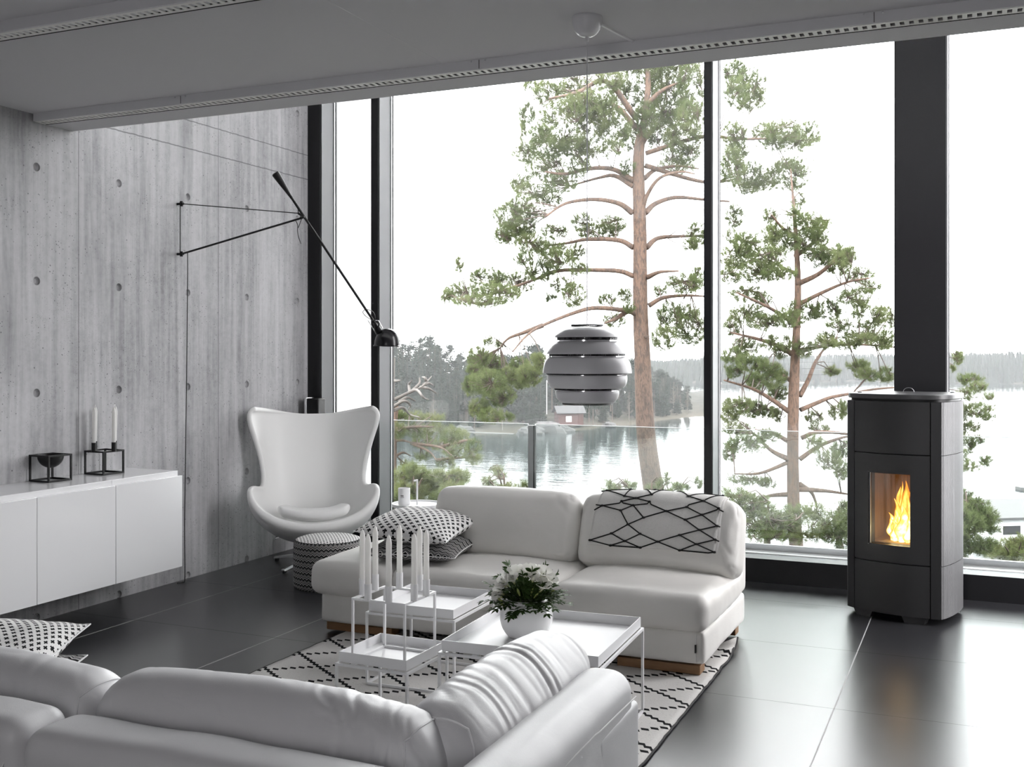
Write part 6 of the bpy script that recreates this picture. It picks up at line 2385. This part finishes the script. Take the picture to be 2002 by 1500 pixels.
rf.build('roof', dock_mat, br, smooth=False, solid=.15)
for x in (-1.5, .9):
    MB().span((x, -.03, .85), (x + 1.3, .0, 1.45)).build('window', black_frame, br, smooth=False)
pt = on_z(1998, 957, LAKE)
o = MB().box((0, 0, 0), (3, 1.2, .35)).build('floating_pontoon', dock_mat, None, (pt.x + 1.0, pt.y, LAKE + .12), YAW, smooth=False)
tag(o, 'small white floating pontoon on the lake at the right edge', 'pontoon')

# thin mist over the lake
hz, t = new_mat('lake_mist')
vs = t.n('ShaderNodeVolumeScatter'); t.put(vs.inputs[0], (.97, .98, 1.0)); vs.inputs['Density'].default_value = HAZE
ho = t.n('ShaderNodeOutputMaterial'); t.t.links.new(vs.outputs[0], ho.inputs['Volume'])
mo = MB().span((-420, 20, LAKE - 3), (620, 820, 60)).build('mist', hz, smooth=False)
tag(mo, 'thin pale mist hanging over the lake and the far shores', 'mist', None, 'stuff')

# ------------------------------------------------------------------ sky, lights, camera
w = bpy.data.worlds.new('overcast_sky')
scene.world = w
w.use_nodes = True
nt = w.node_tree
nt.nodes.clear()
tc = nt.nodes.new('ShaderNodeTexCoord')
sx = nt.nodes.new('ShaderNodeSeparateXYZ')
nt.links.new(tc.outputs['Generated'], sx.inputs[0])
mr = nt.nodes.new('ShaderNodeMapRange')
mr.inputs['From Min'].default_value = 0.0
mr.inputs['From Max'].default_value = 1.0
mr.inputs['To Min'].default_value = SKY_LOW
mr.inputs['To Max'].default_value = SKY_HIGH
nt.links.new(sx.outputs[2], mr.inputs[0])
bg = nt.nodes.new('ShaderNodeBackground')
bg.inputs[0].default_value = (1.0, .985, 1.0, 1)
nt.links.new(mr.outputs[0], bg.inputs[1])
wo = nt.nodes.new('ShaderNodeOutputWorld')
nt.links.new(bg.outputs[0], wo.inputs[0])


def portal(name, loc, rot, sx_, sy_):
    l = bpy.data.lights.new(name, 'AREA')
    l.shape = 'RECTANGLE'
    l.size, l.size_y = sx_, sy_
    l.cycles.is_portal = True
    o = bpy.data.objects.new(name, l)
    COL.objects.link(o)
    o.location = loc
    o.rotation_euler = rot
    return o


# daylight portals in the glazing (they only guide sampling of the sky)
portal('daylight_portal_front', ((XW + XR) / 2, YG + .02, ZR / 2), (R_(-90), 0, 0), XR - XW, ZR)
portal('daylight_portal_side', (XR + .1, 6.075, 2.6), (0, R_(90), 0), 5.0, 1.25)

portal('fill_portal_back', (-.71, YB - .1, 1.4), (R_(90), 0, 0), .58, 2.2)  # guides sky sampling through the fill window added behind the camera

cam = bpy.data.cameras.new('camera')
cam.sensor_width = 36
cam.lens = FPX / IMG_W * 36
cam.shift_y = -(750 - HORIZON) / IMG_W
cam.clip_start = .05
cam.clip_end = 3000
co = bpy.data.objects.new('camera', cam)
COL.objects.link(co)
co.location = CAM_C
co.rotation_euler = (R_(90), 0, YAW)
scene.camera = co

vs_ = scene.view_settings
vs_.view_transform = 'Standard'
vs_.look = 'None'
vs_.gamma = 1
vs_.exposure = EXPO
vs_.use_curve_mapping = False
c = scene.cycles
c.max_bounces = 10
c.diffuse_bounces = 5
c.glossy_bounces = 5
c.transparent_max_bounces = 24
c.transmission_bounces = 6
c.caustics_reflective = False
c.caustics_refractive = False
c.sample_clamp_indirect = 8
c.use_denoising = True
